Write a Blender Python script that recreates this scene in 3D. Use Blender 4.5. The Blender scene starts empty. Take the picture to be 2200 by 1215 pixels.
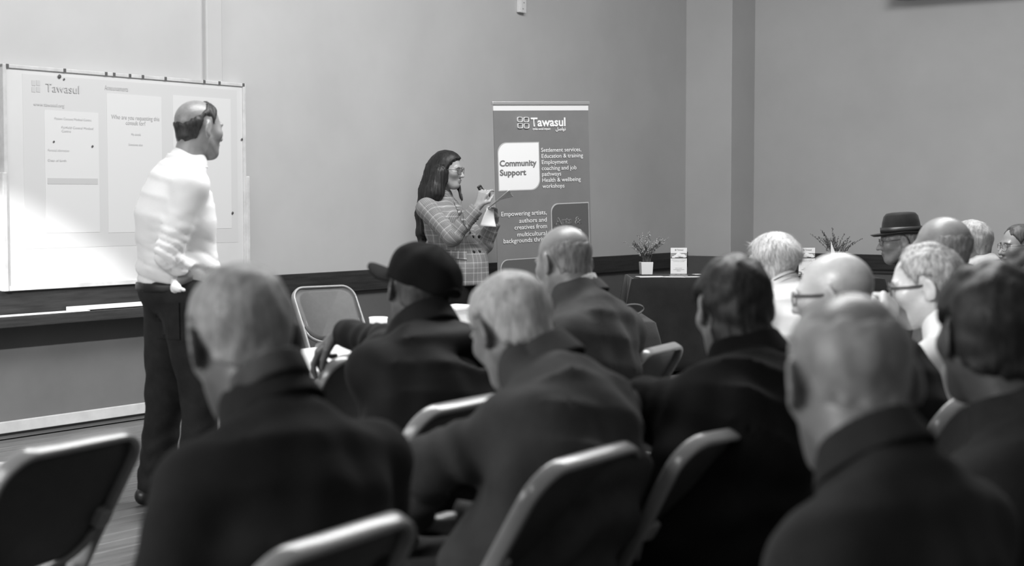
import bpy, bmesh, math, random
import numpy as np
from mathutils import Vector, Matrix

# ------------------------------------------------------------------ camera
F, CX, CY = 3360.0, 1100.0, 607.5
CAM_H = 1.35
PITCH = math.atan(182.5 / F)
sc = bpy.context.scene
COL = sc.collection
cam_d = bpy.data.cameras.new('camera')
cam_d.sensor_fit = 'HORIZONTAL'
cam_d.sensor_width = 36.0
cam_d.lens = F / 2200.0 * 36.0
cam_d.clip_start = 0.05
cam_d.clip_end = 100
cam_d.dof.use_dof = True
cam_d.dof.focus_distance = 10.2
cam_d.dof.aperture_fstop = 3.2
cam = bpy.data.objects.new('camera', cam_d)
cam.location = (0, 0, CAM_H)
cam.rotation_euler = (math.pi / 2 - PITCH, 0, 0)
COL.objects.link(cam)
sc.camera = cam

# ------------------------------------------------------------------ colour management
sc.view_settings.view_transform = 'Standard'
sc.view_settings.look = 'None'
sc.view_settings.gamma = 1.0
sc.view_settings.use_curve_mapping = False
sc.view_settings.exposure = -0.25

# ------------------------------------------------------------------ room directions
# the long wall with the whiteboard runs along U, the end wall along V
WALL_ANG = math.atan((3500 - 1100) / F)
U = Vector((math.sin(WALL_ANG), math.cos(WALL_ANG), 0))
V = Vector((math.cos(WALL_ANG), -math.sin(WALL_ANG), 0))


def uv(u, v, z=0.0):
    p = U * u + V * v
    return Vector((p.x, p.y, z))


# ------------------------------------------------------------------ world and lights
w = bpy.data.worlds.new('world')
sc.world = w
w.use_nodes = True
w.node_tree.nodes['Background'].inputs[0].default_value = (1, 1, 1, 1)
w.node_tree.nodes['Background'].inputs[1].default_value = 0.24


def aim(o, target):
    d = (Vector(target) - o.location).normalized()
    o.rotation_euler = d.to_track_quat('-Z', 'Y').to_euler()


def area_light(name, loc, target, sx, sy, power):
    l = bpy.data.lights.new(name, 'AREA')
    l.shape = 'RECTANGLE'
    l.size = sx
    l.size_y = sy
    l.energy = power
    o = bpy.data.objects.new(name, l)
    o.location = loc
    COL.objects.link(o)
    aim(o, target)
    return o


def spot_light(name, loc, target, deg, power, blend=0.3, radius=0.05):
    l = bpy.data.lights.new(name, 'SPOT')
    l.energy = power
    l.spot_size = math.radians(deg)
    l.spot_blend = blend
    l.shadow_soft_size = radius
    o = bpy.data.objects.new(name, l)
    o.location = loc
    COL.objects.link(o)
    aim(o, target)
    return o


# daylight from the tall windows in the end wall to the left of the camera
area_light('window_daylight', uv(-1.6, -4.6, 2.6), uv(10, -5.2, 1.6), 5.0, 2.2, 280)
# bank of ceiling lights over the front of the room
area_light('ceiling_tubes', uv(6.6, -3.5, 5.0), uv(6.8, -4.3, 0), 6.0, 1.8, 600)

# ------------------------------------------------------------------ pixel helpers
_R = np.array([1.0, 0, 0])
_FW = np.array([0, math.cos(PITCH), -math.sin(PITCH)])
_UP = np.array([0, math.sin(PITCH), math.cos(PITCH)])
CAM = np.array([0, 0, CAM_H])


def ray(px, py):
    d = _R * ((px - CX) / F) + _FW - _UP * ((py - CY) / F)
    return d


def at(px, py, Y):
    d = ray(px, py)
    return CAM + d * (Y / d[1])


def hit_plane(px, py, p0, n):
    d = ray(px, py)
    t = np.dot(np.array(p0) - CAM, np.array(n)) / np.dot(d, np.array(n))
    return CAM + d * t


# added narrow spot lamps standing in for sun patches; no window openings are built
SUN = uv(-2.0, -2.2, 4.2)
spot_light('added_sun_spot_board', SUN, tuple(at(-60, 770, 8.5)), 11.5, 7000, 0.18, 0.08)
spot_light('added_sun_spot_presenter', SUN, (-1.62, 6.7, 1.20), 4.6, 60, 0.5, 0.05)
spot_light('added_sun_spot_blonde', SUN, (1.02, 6.0, 1.00), 3.4, 650, 0.35, 0.05)
spot_light('added_sun_spot_polo', SUN, (1.20, 4.82, 0.98), 4.1, 1900, 0.35, 0.05)


# ------------------------------------------------------------------ tags
def tag(o, label=None, cat=None, group=None, kind=None):
    if label:
        o['label'] = label
    if cat:
        o['category'] = cat
    if group:
        o['group'] = group
    if kind:
        o['kind'] = kind
    return o


def empty(name, loc=(0, 0, 0), rz=0.0):
    o = bpy.data.objects.new(name, None)
    o.location = loc
    o.rotation_euler = (0, 0, rz)
    o.empty_display_size = 0.1
    COL.objects.link(o)
    return o


def copy_tree(o, parent=None):
    c = o.copy()
    COL.objects.link(c)
    c.parent = parent
    for ch in list(o.children):
        copy_tree(ch, c)
    return c


# ------------------------------------------------------------------ materials
MATS = {}


def lin(s):
    s = s / 255.0
    return s / 12.92 if s <= 0.04045 else ((s + 0.055) / 1.055) ** 2.4


def mat(name, v, rough=0.6, spec=0.3, noise=0.0, nscale=8.0, bump=0.0, bscale=80.0,
        metal=0.0, stretch=None, tint=False, sheen=0.0, detail=4.0, alpha=1.0, trans=0.0, coat=0.0):
    """grey procedural material; v is linear albedo; noise = relative variation"""
    if name in MATS:
        return MATS[name]
    m = bpy.data.materials.new(name)
    m.use_nodes = True
    nt = m.node_tree
    b = nt.nodes['Principled BSDF']
    b.inputs['Roughness'].default_value = rough
    b.inputs['Specular IOR Level'].default_value = spec
    b.inputs['Metallic'].default_value = metal
    b.inputs['Base Color'].default_value = (v, v, v, 1)
    b.inputs['Coat Weight'].default_value = coat
    if sheen:
        b.inputs['Sheen Weight'].default_value = sheen
        b.inputs['Sheen Roughness'].default_value = 0.5
    if trans:
        b.inputs['Transmission Weight'].default_value = trans
        b.inputs['IOR'].default_value = 1.1
    tc = nt.nodes.new('ShaderNodeTexCoord')
    out = None
    if noise:
        mp = nt.nodes.new('ShaderNodeMapping')
        if stretch:
            mp.inputs['Scale'].default_value = stretch
        nt.links.new(tc.outputs['Object'], mp.inputs['Vector'])
        n = nt.nodes.new('ShaderNodeTexNoise')
        n.inputs['Scale'].default_value = nscale
        n.inputs['Detail'].default_value = detail
        n.inputs['Roughness'].default_value = 0.6
        nt.links.new(mp.outputs['Vector'], n.inputs['Vector'])
        r = nt.nodes.new('ShaderNodeMapRange')
        r.inputs['From Min'].default_value = 0.3
        r.inputs['From Max'].default_value = 0.7
        r.inputs['To Min'].default_value = v * (1 - noise)
        r.inputs['To Max'].default_value = v * (1 + noise)
        nt.links.new(n.outputs['Fac'], r.inputs['Value'])
        out = r.outputs['Result']
    if tint:
        a = nt.nodes.new('ShaderNodeAttribute')
        a.attribute_name = 'tint'
        mu = nt.nodes.new('ShaderNodeMath')
        mu.operation = 'MULTIPLY'
        nt.links.new(a.outputs['Fac'], mu.inputs[0])
        if out is not None:
            nt.links.new(out, mu.inputs[1])
        else:
            mu.inputs[1].default_value = v
        out = mu.outputs[0]
    if out is not None:
        nt.links.new(out, b.inputs['Base Color'])
    if bump:
        n2 = nt.nodes.new('ShaderNodeTexNoise')
        n2.inputs['Scale'].default_value = bscale
        n2.inputs['Detail'].default_value = 3
        nt.links.new(tc.outputs['Object'], n2.inputs['Vector'])
        bp = nt.nodes.new('ShaderNodeBump')
        bp.inputs['Strength'].default_value = bump
        bp.inputs['Distance'].default_value = 0.01
        nt.links.new(n2.outputs['Fac'], bp.inputs['Height'])
        nt.links.new(bp.outputs['Normal'], b.inputs['Normal'])
    if alpha < 1:
        b.inputs['Alpha'].default_value = alpha
    MATS[name] = m
    return m


# ------------------------------------------------------------------ mesh helpers
def obj(name, me, m, parent=None, smooth=None):
    o = bpy.data.objects.new(name, me)
    if m is not None:
        me.materials.clear()
        me.materials.append(m)
    if smooth is not None:
        me.polygons.foreach_set('use_smooth', [smooth] * len(me.polygons))
    COL.objects.link(o)
    if parent is not None:
        o.parent = parent
    return o


def np_mesh(name, verts, quads=None, tris=None, smooth=True, tint=None):
    me = bpy.data.meshes.new(name)
    verts = np.asarray(verts, dtype=np.float32)
    parts = []
    sizes = []
    if quads is not None and len(quads):
        parts.append(np.asarray(quads, dtype=np.int32).ravel())
        sizes.append(np.full(len(quads), 4, np.int32))
    if tris is not None and len(tris):
        parts.append(np.asarray(tris, dtype=np.int32).ravel())
        sizes.append(np.full(len(tris), 3, np.int32))
    li = np.concatenate(parts)
    sz = np.concatenate(sizes)
    st = np.concatenate([[0], np.cumsum(sz)[:-1]]).astype(np.int32)
    me.vertices.add(len(verts))
    me.vertices.foreach_set('co', verts.ravel())
    me.loops.add(len(li))
    me.loops.foreach_set('vertex_index', li)
    me.polygons.add(len(sz))
    me.polygons.foreach_set('loop_start', st)
    me.polygons.foreach_set('loop_total', sz)
    me.polygons.foreach_set('use_smooth', np.full(len(sz), smooth))
    me.update(calc_edges=True)
    me.validate()
    if tint is not None:
        a = me.attributes.new('tint', 'FLOAT', 'POINT')
        a.data.foreach_set('value', np.asarray(tint, dtype=np.float32))
    return me


def bm_mesh(name, fn, bevel=0.0, segs=2, smooth=False):
    bm = bmesh.new()
    fn(bm)
    if bevel:
        bmesh.ops.bevel(bm, geom=list(bm.edges), offset=bevel, segments=segs, affect='EDGES', profile=0.5)
    bmesh.ops.recalc_face_normals(bm, faces=list(bm.faces))
    me = bpy.data.meshes.new(name)
    bm.to_mesh(me)
    bm.free()
    if smooth:
        me.polygons.foreach_set('use_smooth', [True] * len(me.polygons))
    return me


def add_box(bm, c, s, rot=None):
    M = Matrix.Translation(Vector(c))
    if rot is not None:
        M = M @ rot
    M = M @ Matrix.Diagonal((s[0], s[1], s[2], 1))
    bmesh.ops.create_cube(bm, size=1.0, matrix=M)


def box_obj(name, c, s, m, parent=None, bevel=0.0, rot=None, segs=2):
    return obj(name, bm_mesh(name, lambda bm: add_box(bm, c, s, rot), bevel, segs), m, parent)


def sweep(path, prof, closed=False, up=(0, 0, 1), scales=None):
    """sweep a closed 2D profile along a path of points; returns verts, quads"""
    P = np.asarray(path, float)
    n = len(P)
    T = np.zeros_like(P)
    T[1:-1] = P[2:] - P[:-2]
    T[0] = P[1] - P[0]
    T[-1] = P[-1] - P[-2]
    if closed:
        T[0] = P[1] - P[-1]
        T[-1] = P[0] - P[-2]
    T /= np.linalg.norm(T, axis=1)[:, None] + 1e-12
    verts = []
    prof = np.asarray(prof, float)
    k = len(prof)
    ref = np.asarray(up, float)
    for i in range(n):
        a = np.cross(T[i], ref)
        if np.linalg.norm(a) < 1e-4:
            a = np.cross(T[i], np.array([1.0, 0.1, 0]))
        a /= np.linalg.norm(a)
        b = np.cross(a, T[i])
        s = 1.0 if scales is None else scales[i]
        verts.append(P[i] + s * (prof[:, :1] * a + prof[:, 1:] * b))
    verts = np.concatenate(verts)
    quads = []
    rng = n if closed else n - 1
    for i in range(rng):
        j = (i + 1) % n
        for q in range(k):
            r = (q + 1) % k
            quads.append((i * k + q, i * k + r, j * k + r, j * k + q))
    caps = []
    if not closed:
        for base in (0, (n - 1) * k):
            for q in range(1, k - 1):
                caps.append((base, base + q, base + q + 1))
    return verts, quads, caps


def circ(r, n=10, ry=None):
    ry = r if ry is None else ry
    return [(r * math.cos(2 * math.pi * i / n), ry * math.sin(2 * math.pi * i / n)) for i in range(n)]


def tube_obj(name, path, prof, m, parent=None, closed=False, up=(0, 0, 1), scales=None, smooth=True):
    v, q, c = sweep(path, prof, closed, up, scales)
    me = np_mesh(name, v, q, c, smooth)
    fix_normals(me)
    return obj(name, me, m, parent)


def fix_normals(me):
    bm = bmesh.new()
    bm.from_mesh(me)
    bmesh.ops.recalc_face_normals(bm, faces=list(bm.faces))
    bm.to_mesh(me)
    bm.free()


def lathe_obj(name, prof, m, parent=None, n=32, loc=(0, 0, 0)):
    v = []
    for (r, z) in prof:
        for i in range(n):
            a = 2 * math.pi * i / n
            v.append((loc[0] + r * math.cos(a), loc[1] + r * math.sin(a), loc[2] + z))
    q = []
    for j in range(len(prof) - 1):
        for i in range(n):
            k = (i + 1) % n
            q.append((j * n + i, j * n + k, (j + 1) * n + k, (j + 1) * n + i))
    me = np_mesh(name, v, q, None, True)
    fix_normals(me)
    return obj(name, me, m, parent)


def slab(name, outline, thick, m, parent=None, curve=0.0, dish=0.0, M=None, n=56, rim=0.006):
    """rounded plate: outline(t)->(x,z), thickness along y, curved across x"""
    prof = [(0.0, -.5), (0.5, -.5), (0.85, -.5), (1 - rim * 2, -.5), (1.0, -.28), (1.0, .28), (1 - rim * 2, .5), (0.85, .5), (0.5, .5), (0.0, .5)]
    v = []
    for (r, s) in prof:
        for i in range(n):
            x, z = outline(i / n)
            x *= r
            z *= r
            v.append((x, s * thick + curve * x * x - dish * (1 - r * r), z))
    q = []
    for j in range(len(prof) - 1):
        for i in range(n):
            k = (i + 1) % n
            q.append((j * n + i, j * n + k, (j + 1) * n + k, (j + 1) * n + i))
    me = np_mesh(name, v, q, None, True)
    bm = bmesh.new()
    bm.from_mesh(me)
    bmesh.ops.remove_doubles(bm, verts=list(bm.verts), dist=1e-5)
    bmesh.ops.recalc_face_normals(bm, faces=list(bm.faces))
    if M is not None:
        bm.transform(M)
    bm.to_mesh(me)
    bm.free()
    return obj(name, me, m, parent)


def rrect(hw, hh, r, taper=0.0):
    """rounded rectangle outline by arc parameter"""
    pts = []
    for (cx, cz, a0) in ((hw - r, hh - r, 0), (-hw + r, hh - r, 90), (-hw + r, -hh + r, 180), (hw - r, -hh + r, 270)):
        for i in range(14):
            a = math.radians(a0 + 90 * i / 13)
            pts.append((cx + r * math.cos(a), cz + r * math.sin(a)))

    def f(t):
        x, z = pts[int(round(t * 56)) % 56]
        return x * (1 + taper * z / hh), z
    return f


def text_obj(name, s, m, parent, origin, width=None, height=0.05, bold=0.0, depth=0.0006, ydepth=-0.001, align='L'):
    """text lying in the local XZ plane, facing -Y"""
    c = bpy.data.curves.new(name, 'FONT')
    c.body = s
    c.size = 1.0
    c.offset = bold
    c.resolution_u = 3
    o = bpy.data.objects.new(name, c)
    COL.objects.link(o)
    bpy.context.view_layer.update()
    me = bpy.data.meshes.new_from_object(o.evaluated_get(bpy.context.evaluated_depsgraph_get()))
    bpy.data.objects.remove(o)
    bpy.data.curves.remove(c)
    n = len(me.vertices)
    if n == 0:
        return None
    co = np.zeros(n * 3, np.float32)
    me.vertices.foreach_get('co', co)
    co = co.reshape(-1, 3)
    x0, x1 = co[:, 0].min(), co[:, 0].max()
    cap = 0.73
    sy = height / cap
    sx = (width / max(x1 - x0, 1e-6)) if width else sy
    out = np.zeros_like(co)
    out[:, 0] = (co[:, 0] - x0) * sx + origin[0]
    out[:, 1] = ydepth + origin[1]
    out[:, 2] = co[:, 1] * sy + origin[2]
    me.vertices.foreach_set('co', out.ravel())
    me.update()
    return obj(name, me, m, parent)

# ------------------------------------------------------------------ the room
VW = float(Vector((-2.25, 9.55, 0)).dot(V))          # plane of the whiteboard wall
C0 = hit_plane(1471, 700, uv(0, VW), V)              # corner of long wall and pilaster
UC = float(Vector(C0).dot(U))
WH = 4.6
DADO = 0.70
M_wall = mat('wall_paint', 0.48, 0.75, 0.2, noise=0.05, nscale=1.3, bump=0.05, bscale=40)
M_dado = mat('dado_paint', 0.11, 0.6, 0.25, noise=0.10, nscale=2.0, bump=0.05, bscale=40)
M_rail = mat('dark_rail_wood', 0.030, 0.45, 0.3, noise=0.35, nscale=3, stretch=(1, 1, 14), bump=0.1, bscale=60)
M_skirt = mat('worn_skirting', 0.38, 0.6, 0.2, noise=0.12, nscale=6)
M_floorbase = mat('floor_gap', 0.02, 0.7)
M_plank = mat('floor_plank', 0.11, 0.35, 0.4, noise=0.35, nscale=3, stretch=(1.0, 12, 12))
M_white = mat('white_gloss', 0.85, 0.35, 0.4)
M_black = mat('black_plastic', 0.012, 0.4, 0.4)
M_alu = mat('aluminium', 0.55, 0.35, 0.5, metal=0.6)

ROT_U = Matrix.Rotation(math.atan2(U.y, U.x), 4, 'Z')     # local X along U, local Y = -V
RZ_U = math.atan2(U.y, U.x)


def struct(o, label=None):
    o['kind'] = 'structure'
    if label:
        o['label'] = label
    return o


def wall_box(name, u0, u1, v0, v1, z0, z1, m, parent=None, bevel=0.0):
    c = uv((u0 + u1) / 2, (v0 + v1) / 2, (z0 + z1) / 2)
    return box_obj(name, c, (abs(u1 - u0), abs(v1 - v0), z1 - z0), m, parent, bevel, ROT_U)


# face A of the pilaster (facing along -U), and face B (facing +V)
D0 = hit_plane(1568, 700, uv(UC, 0), U)
VD = float(Vector(D0).dot(V))
E0 = hit_plane(1617, 700, uv(0, VD), V)
UE = float(Vector(E0).dot(U))
UBACK = -3.0
wl = struct(wall_box('wall_left', UBACK, UE + .2, VW - .2, VW, DADO + .03, WH, M_wall), 'long plastered wall painted pale grey')
wall_box('painted_dado', UBACK, UE + .2, VW - .2, VW - .002, 0, DADO + .03, M_dado, wl)
wr = struct(wall_box('wall_right', UE, UE + .2, VW, 7.0, DADO + .12, WH, M_wall), 'end wall painted pale grey behind the seated rows')
wall_box('painted_dado', UE + .002, UE + .2, VW, 7.0, 0, DADO + .12, M_dado, wr)
pil = struct(wall_box('wall_pilaster', UC, UE + .1, VW - .1, VD, DADO + .095, WH, M_wall, None, 0.006), 'square corner pilaster painted pale grey')
wall_box('painted_dado', UC, UE + .1, VW - .1, VD - .001, 0, DADO + .095, M_dado, pil)
# thin boxed pipe behind the whiteboard
S1 = hit_plane(447, 100, uv(0, VW + .05), V)
S2 = hit_plane(482, 100, uv(0, VW + .05), V)
struct(wall_box('trim_1', Vector(S1).dot(U), Vector(S2).dot(U), VW - .02, VW + .036, 0, WH, M_wall, None, 0.010), 'narrow boxed pipe casing running up the long wall')
# rails
r1 = struct(wall_box('trim_2', UBACK, UC + .10, VW, VW + .030, .69, .835, M_rail, None, 0.004), 'dark wooden dado rail along the long wall')
R0 = hit_plane(1703, 560, uv(UE - .03, 0), U)
struct(wall_box('trim_3', UE - .03, UE, Vector(R0).dot(V) - .12, 7.0, .69, .83, M_rail, None, 0.004), 'dark wooden dado rail along the end wall')
struct(wall_box('trim_4', UE - .012, UE, Vector(R0).dot(V) - .12, 7.0, .655, .665, M_rail), 'thin dark strip under the dado rail of the end wall')
b1 = struct(wall_box('baseboard_left', UBACK, UC, VW, VW + .022, .035, .10, M_skirt, None, 0.004), 'worn pale skirting along the long wall')
struct(wall_box('baseboard_right', UE - .022, UE, VD, 7.0, .035, .10, M_skirt, None, 0.004), 'worn pale skirting along the end wall')
# floor with planks
fl = struct(box_obj('floor', uv(5, -0.5, -.06), (24, 15, .1), M_floorbase, None, 0, ROT_U), 'dark timber plank floor')
pw = 0.115
random.seed(4)
plank_me = bm_mesh('plank', lambda bm: add_box(bm, (0, 0, 0), (20, pw - .004, .012)), 0.0015, 1)
plank_me.materials.append(M_plank)
k = 0
vv = VW + .03
while vv < 3.0:
    o = bpy.data.objects.new('plank', plank_me)
    o.location = uv(6.2 + random.uniform(-.6, .6), vv + pw / 2, -.006)
    o.rotation_euler = (0, 0, RZ_U)
    COL.objects.link(o)
    o.parent = fl
    vv += pw

# small trunking at the top of the long wall
T1 = hit_plane(1116, 26, uv(0, VW + .03), V)
T2 = hit_plane(1130, 26, uv(0, VW + .03), V)
tu0, tu1 = Vector(T1).dot(U), Vector(T2).dot(U)
tr = empty('cable_trunking', uv((tu0 + tu1) / 2, VW, T1[2]), RZ_U)
tag(tr, 'short pale cable trunking running up the long wall above the banner', 'trunking')
tw = tu1 - tu0
box_obj('casing', (0, -.016, .6), (tw, .03, 1.2), mat('trunk_plastic', .66, .45), tr, .004)
box_obj('lid', (0.006, -.033, .6), (tw * .8, .006, 1.2), mat('trunk_plastic', .66, .45), tr, .002)
for i in range(9):
    box_obj('mark', (.01 + .012 * ((i * 7) % 3 - 1), -.0365, .03 + .05 * i), (.018, .001, .008), mat('trunk_mark', .32, .6), tr)

# air conditioner on the end wall, its bottom edge at the top of the picture
A0 = hit_plane(1905, 0, uv(UE - .22, 0), U)
av0 = Vector(A0).dot(V)
ac = empty('air_conditioner', uv(UE, av0, A0[2] + .005), math.atan2(V.y, V.x))
tag(ac, 'long wall mounted air conditioner high on the end wall', 'air conditioner')
M_ac = mat('ac_plastic', .35, .4)
box_obj('case', (.65, -.125, .17), (1.3, .23, .32), M_ac, ac, .03, segs=3)
box_obj('louvre', (.65, -.15, .006), (1.1, .09, .012), M_black, ac, .004)

# ------------------------------------------------------------------ whiteboard
WB = VW + .045
q1 = hit_plane(4, 137, uv(0, WB), V)
q2 = hit_plane(526, 179, uv(0, WB), V)
q3 = hit_plane(6, 626, uv(0, WB), V)
bu0, bu1 = Vector(q1).dot(U), Vector(q2).dot(U)
bz1 = (q1[2] + q2[2]) / 2
bz0 = q3[2]
BW, BH = bu1 - bu0, bz1 - bz0
wb = empty('whiteboard', uv(bu0, VW, bz0), RZ_U)     # local x along the wall, -y into the room
tag(wb, 'large worn whiteboard with a faint projected slide, on the wall behind the presenter', 'whiteboard')
M_board = mat('board_enamel', 0.62, 0.35, 0.35, noise=0.05, nscale=2.2)
M_frame = mat('board_frame', 0.55, 0.5, 0.4, noise=0.15, nscale=9)
M_tape = mat('dark_tape', 0.10, 0.7)
box_obj('panel', (BW / 2, -.028, BH / 2), (BW - .02, .03, BH - .02), M_board, wb)
for nm, c, s in (('frame_rail', (BW / 2, -.03, BH - .011), (BW, .045, .022)),
                 ('frame_rail', (BW / 2, -.03, .014), (BW, .045, .028)),
                 ('frame_stile', (.012, -.03, BH / 2), (.024, .046, BH)),
                 ('frame_stile', (BW - .012, -.03, BH / 2), (.024, .046, BH))):
    box_obj(nm, c, s, M_frame, wb, .004)
box_obj('edge_strip', (BW + .012, -.032, .33), (.03, .05, .66), M_frame, wb, .005)
box_obj('edge_strip', (-.004, -.036, .33), (.03, .05, .66), M_frame, wb, .005)
for x in (.03, .42, .72, .78, .90, 1.0, 1.18, 1.5, 1.63, 1.85):
    box_obj('tape_scrap', (min(x, BW - .02), -.0535, BH - .010), (.018, .002, .02), M_tape, wb)


def wbp(px, py):
    p = Vector(hit_plane(px, py, uv(0, WB), V))
    return p.dot(U) - bu0, p.z - bz0


M_p1 = mat('painted_slide_grey', 0.585, 0.35, 0.35)  # projector light put into the albedo of the slide panels and text
M_p2 = mat('painted_slide_white', 0.65, 0.35, 0.35)
M_p3 = mat('painted_slide_text', 0.51, 0.4, 0.3)
sl = empty('painted_projection', (0, 0, 0))
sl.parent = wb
sl['label'] = 'faint projected slide, its light painted as three pale panels'


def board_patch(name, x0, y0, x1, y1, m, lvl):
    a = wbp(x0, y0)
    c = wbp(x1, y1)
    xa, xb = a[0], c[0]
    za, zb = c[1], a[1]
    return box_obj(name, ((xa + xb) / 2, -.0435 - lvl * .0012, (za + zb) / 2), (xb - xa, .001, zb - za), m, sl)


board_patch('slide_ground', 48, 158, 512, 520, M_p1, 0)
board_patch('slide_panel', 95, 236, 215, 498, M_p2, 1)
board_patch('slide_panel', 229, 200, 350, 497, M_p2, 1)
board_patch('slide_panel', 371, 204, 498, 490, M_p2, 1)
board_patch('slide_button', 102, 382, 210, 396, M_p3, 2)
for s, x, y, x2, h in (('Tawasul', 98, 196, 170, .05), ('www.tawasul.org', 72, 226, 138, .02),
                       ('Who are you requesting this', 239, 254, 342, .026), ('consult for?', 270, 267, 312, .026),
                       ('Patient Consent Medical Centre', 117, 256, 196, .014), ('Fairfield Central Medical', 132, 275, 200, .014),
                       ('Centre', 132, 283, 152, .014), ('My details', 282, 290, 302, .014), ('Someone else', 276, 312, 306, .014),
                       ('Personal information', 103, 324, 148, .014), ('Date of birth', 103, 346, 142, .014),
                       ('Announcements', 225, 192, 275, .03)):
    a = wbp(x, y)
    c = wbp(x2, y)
    t = text_obj('painted_slide_text', s, M_p3, sl, (a[0], -.0475, a[1]), c[0] - a[0], h)
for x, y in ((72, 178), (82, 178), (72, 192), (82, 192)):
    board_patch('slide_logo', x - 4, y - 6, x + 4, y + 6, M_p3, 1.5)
for x, y, r in ((127, 164, .012), (115, 304, .006), (198, 314, .007), (519, 299, .008), (499, 457, .009), (137, 170, .006)):
    a = wbp(x, y)
    lathe_obj('scuff', [(0, .001), (r, .001), (r, 0), (0, 0)], M_tape, wb, 8).matrix_local = \
        Matrix.Translation((a[0], -.049, a[1])) @ Matrix.Rotation(math.pi / 2, 4, 'X')

# ledge under the whiteboard with paper strips
lg = empty('ledge_shelf', uv(bu0 - 1.2, VW, .70), RZ_U)
tag(lg, 'dark wooden ledge shelf under the whiteboard', 'shelf')
LL = 1.2 + BW * .9
box_obj('shelf_board', (LL / 2, -.105, -.022), (LL, .15, .03), M_rail, lg, .004)
box_obj('front_lip', (LL / 2, -.186, -.028), (LL, .018, .06), M_rail, lg, .004)


def ledge_pt(px, py):
    p = Vector(hit_plane(px, py, uv(0, VW + .12), V))
    return p.dot(U) - (bu0 - 1.2)


xa, xb = ledge_pt(-60, 655), ledge_pt(182, 655)
st = box_obj('paper_strip', uv(bu0 - 1.2 + (xa + xb) / 2, VW + .125, .70), (xb - xa, .085, .008), mat('paper', .82, .6), None, .002, ROT_U)
tag(st, 'long pale board lying on the ledge at the left end', 'board')
xa, xb = ledge_pt(158, 655), ledge_pt(420, 640)
st = box_obj('white_rule', uv(bu0 - 1.2 + (xa + xb) / 2, VW + .075, .712), (xb - xa, .045, .024), mat('paper', .82, .6), None, .003, ROT_U)
tag(st, 'long white straight edge lying on the ledge behind the presenter', 'ruler')
bt = box_obj('floor_batten', uv(4.0, VW + .55, .02), (2.1, .05, .04), M_skirt, None, .004,
             Matrix.Rotation(RZ_U - .35, 4, 'Z'))
tag(bt, 'pale wooden batten on the floor below the whiteboard', 'batten')

# ------------------------------------------------------------------ roll up banner
BD = 11.4
BANG = math.radians(33)
bp0 = at(1164, 600, BD)
bn = empty('roll_up_banner', (bp0[0] + .03, bp0[1], 0), BANG)
bn.rotation_euler = (0, math.radians(-1.9), BANG)
tag(bn, 'tall grey roll up banner with white lettering behind the woman presenting', 'banner')
bpy.context.view_layer.update()
BM = bn.matrix_world.copy()
BMI = BM.inverted()


def bnp(px, py):
    o = BMI @ Vector(CAM)
    d = (BMI.to_3x3() @ Vector(ray(px, py)))
    t = -o.y / d.y
    p = o + d * t
    return p.x, p.z


M_ban = mat('banner_print', 0.185, 0.5, 0.3, noise=0.08, nscale=3)
M_ban2 = mat('banner_dark_print', 0.10, 0.5, 0.3)
M_banw = mat('banner_white_print', 0.80, 0.55, 0.2)
M_banh = mat('banner_header', 0.72, 0.5, 0.2)
M_bant = mat('banner_grey_text', 0.17, 0.55, 0.2)
xl, zt = bnp(1060, 236)
xr, _ = bnp(1264, 243)
xl2, ztop = bnp(1060, 220)
zt -= .004
box_obj('cassette', (0, .0, .04), (xr - xl + .06, .16, .08), M_alu, bn, .015)
box_obj('printed_sheet', ((xl + xr) / 2, .004, (.07 + zt) / 2), (xr - xl, .006, zt - .07), M_ban, bn)
box_obj('header_strip', ((xl + xr) / 2, .003, (zt + ztop - .02) / 2 + .004), (xr - xl, .006, ztop - zt - .01), M_banh, bn)
box_obj('top_rail', ((xl + xr) / 2, .004, ztop - .005), (xr - xl + .02, .028, .024), M_alu, bn, .004)
tube_obj('support_pole', [(0, .06, .05), (0, .05, 1.0), (0, .03, ztop - .01)], circ(.011, 8), M_alu, bn)


def leaf_poly(name, x0, y0, x1, y1, m, rad, corners, lvl=1, parent=None):
    """rectangle with some round corners: corners = set of 'tl','tr','bl','br'"""
    xa, za = bnp(x0, y0)
    xb, _ = bnp(x1, y0)
    _, zb = bnp(x0, y1)
    pts = []
    for key, cx, cz, sx, sz, a0 in (('tr', xb, za, -1, -1, 0), ('tl', xa, za, 1, -1, 90), ('bl', xa, zb, 1, 1, 180), ('br', xb, zb, -1, 1, 270)):
        if key in corners:
            for i in range(9):
                a = math.radians(a0 + 90 * i / 8)
                pts.append((cx + sx * rad + rad * math.cos(a), cz + sz * rad + rad * math.sin(a)))
        else:
            pts.append((cx, cz))

    def fn(bm):
        y = -.0005 - .0012 * lvl
        f = bm.faces.new([bm.verts.new((x, y, z)) for x, z in pts])
        r = bmesh.ops.extrude_face_region(bm, geom=[f])
        for e in r['geom']:
            if isinstance(e, bmesh.types.BMVert):
                e.co.y += .0008
    return obj(name, bm_mesh(name, fn), m, bn)


leaf_poly('outline_block', 1068, 306, 1158, 411, mat('banner_line', .45, .5), .075, ('tl', 'br'), .4)
leaf_poly('white_block', 1070, 308, 1156.5, 409, M_banw, .075, ('tl', 'br'), 1)
leaf_poly('outline_block', 1183, 437, 1264.5, 560, mat('banner_line', .45, .5), .06, ('tl',), .4)
leaf_poly('dark_block', 1185, 439, 1263.5, 560, M_ban2, .06, ('tl',), 1)
leaf_poly('outline_block', 1075, 558, 1172, 690, mat('banner_line', .45, .5), .06, ('tl',), .4)
leaf_poly('dark_block', 1076.5, 559.5, 1171, 690, M_ban2, .06, ('tl',), 1)


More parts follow.
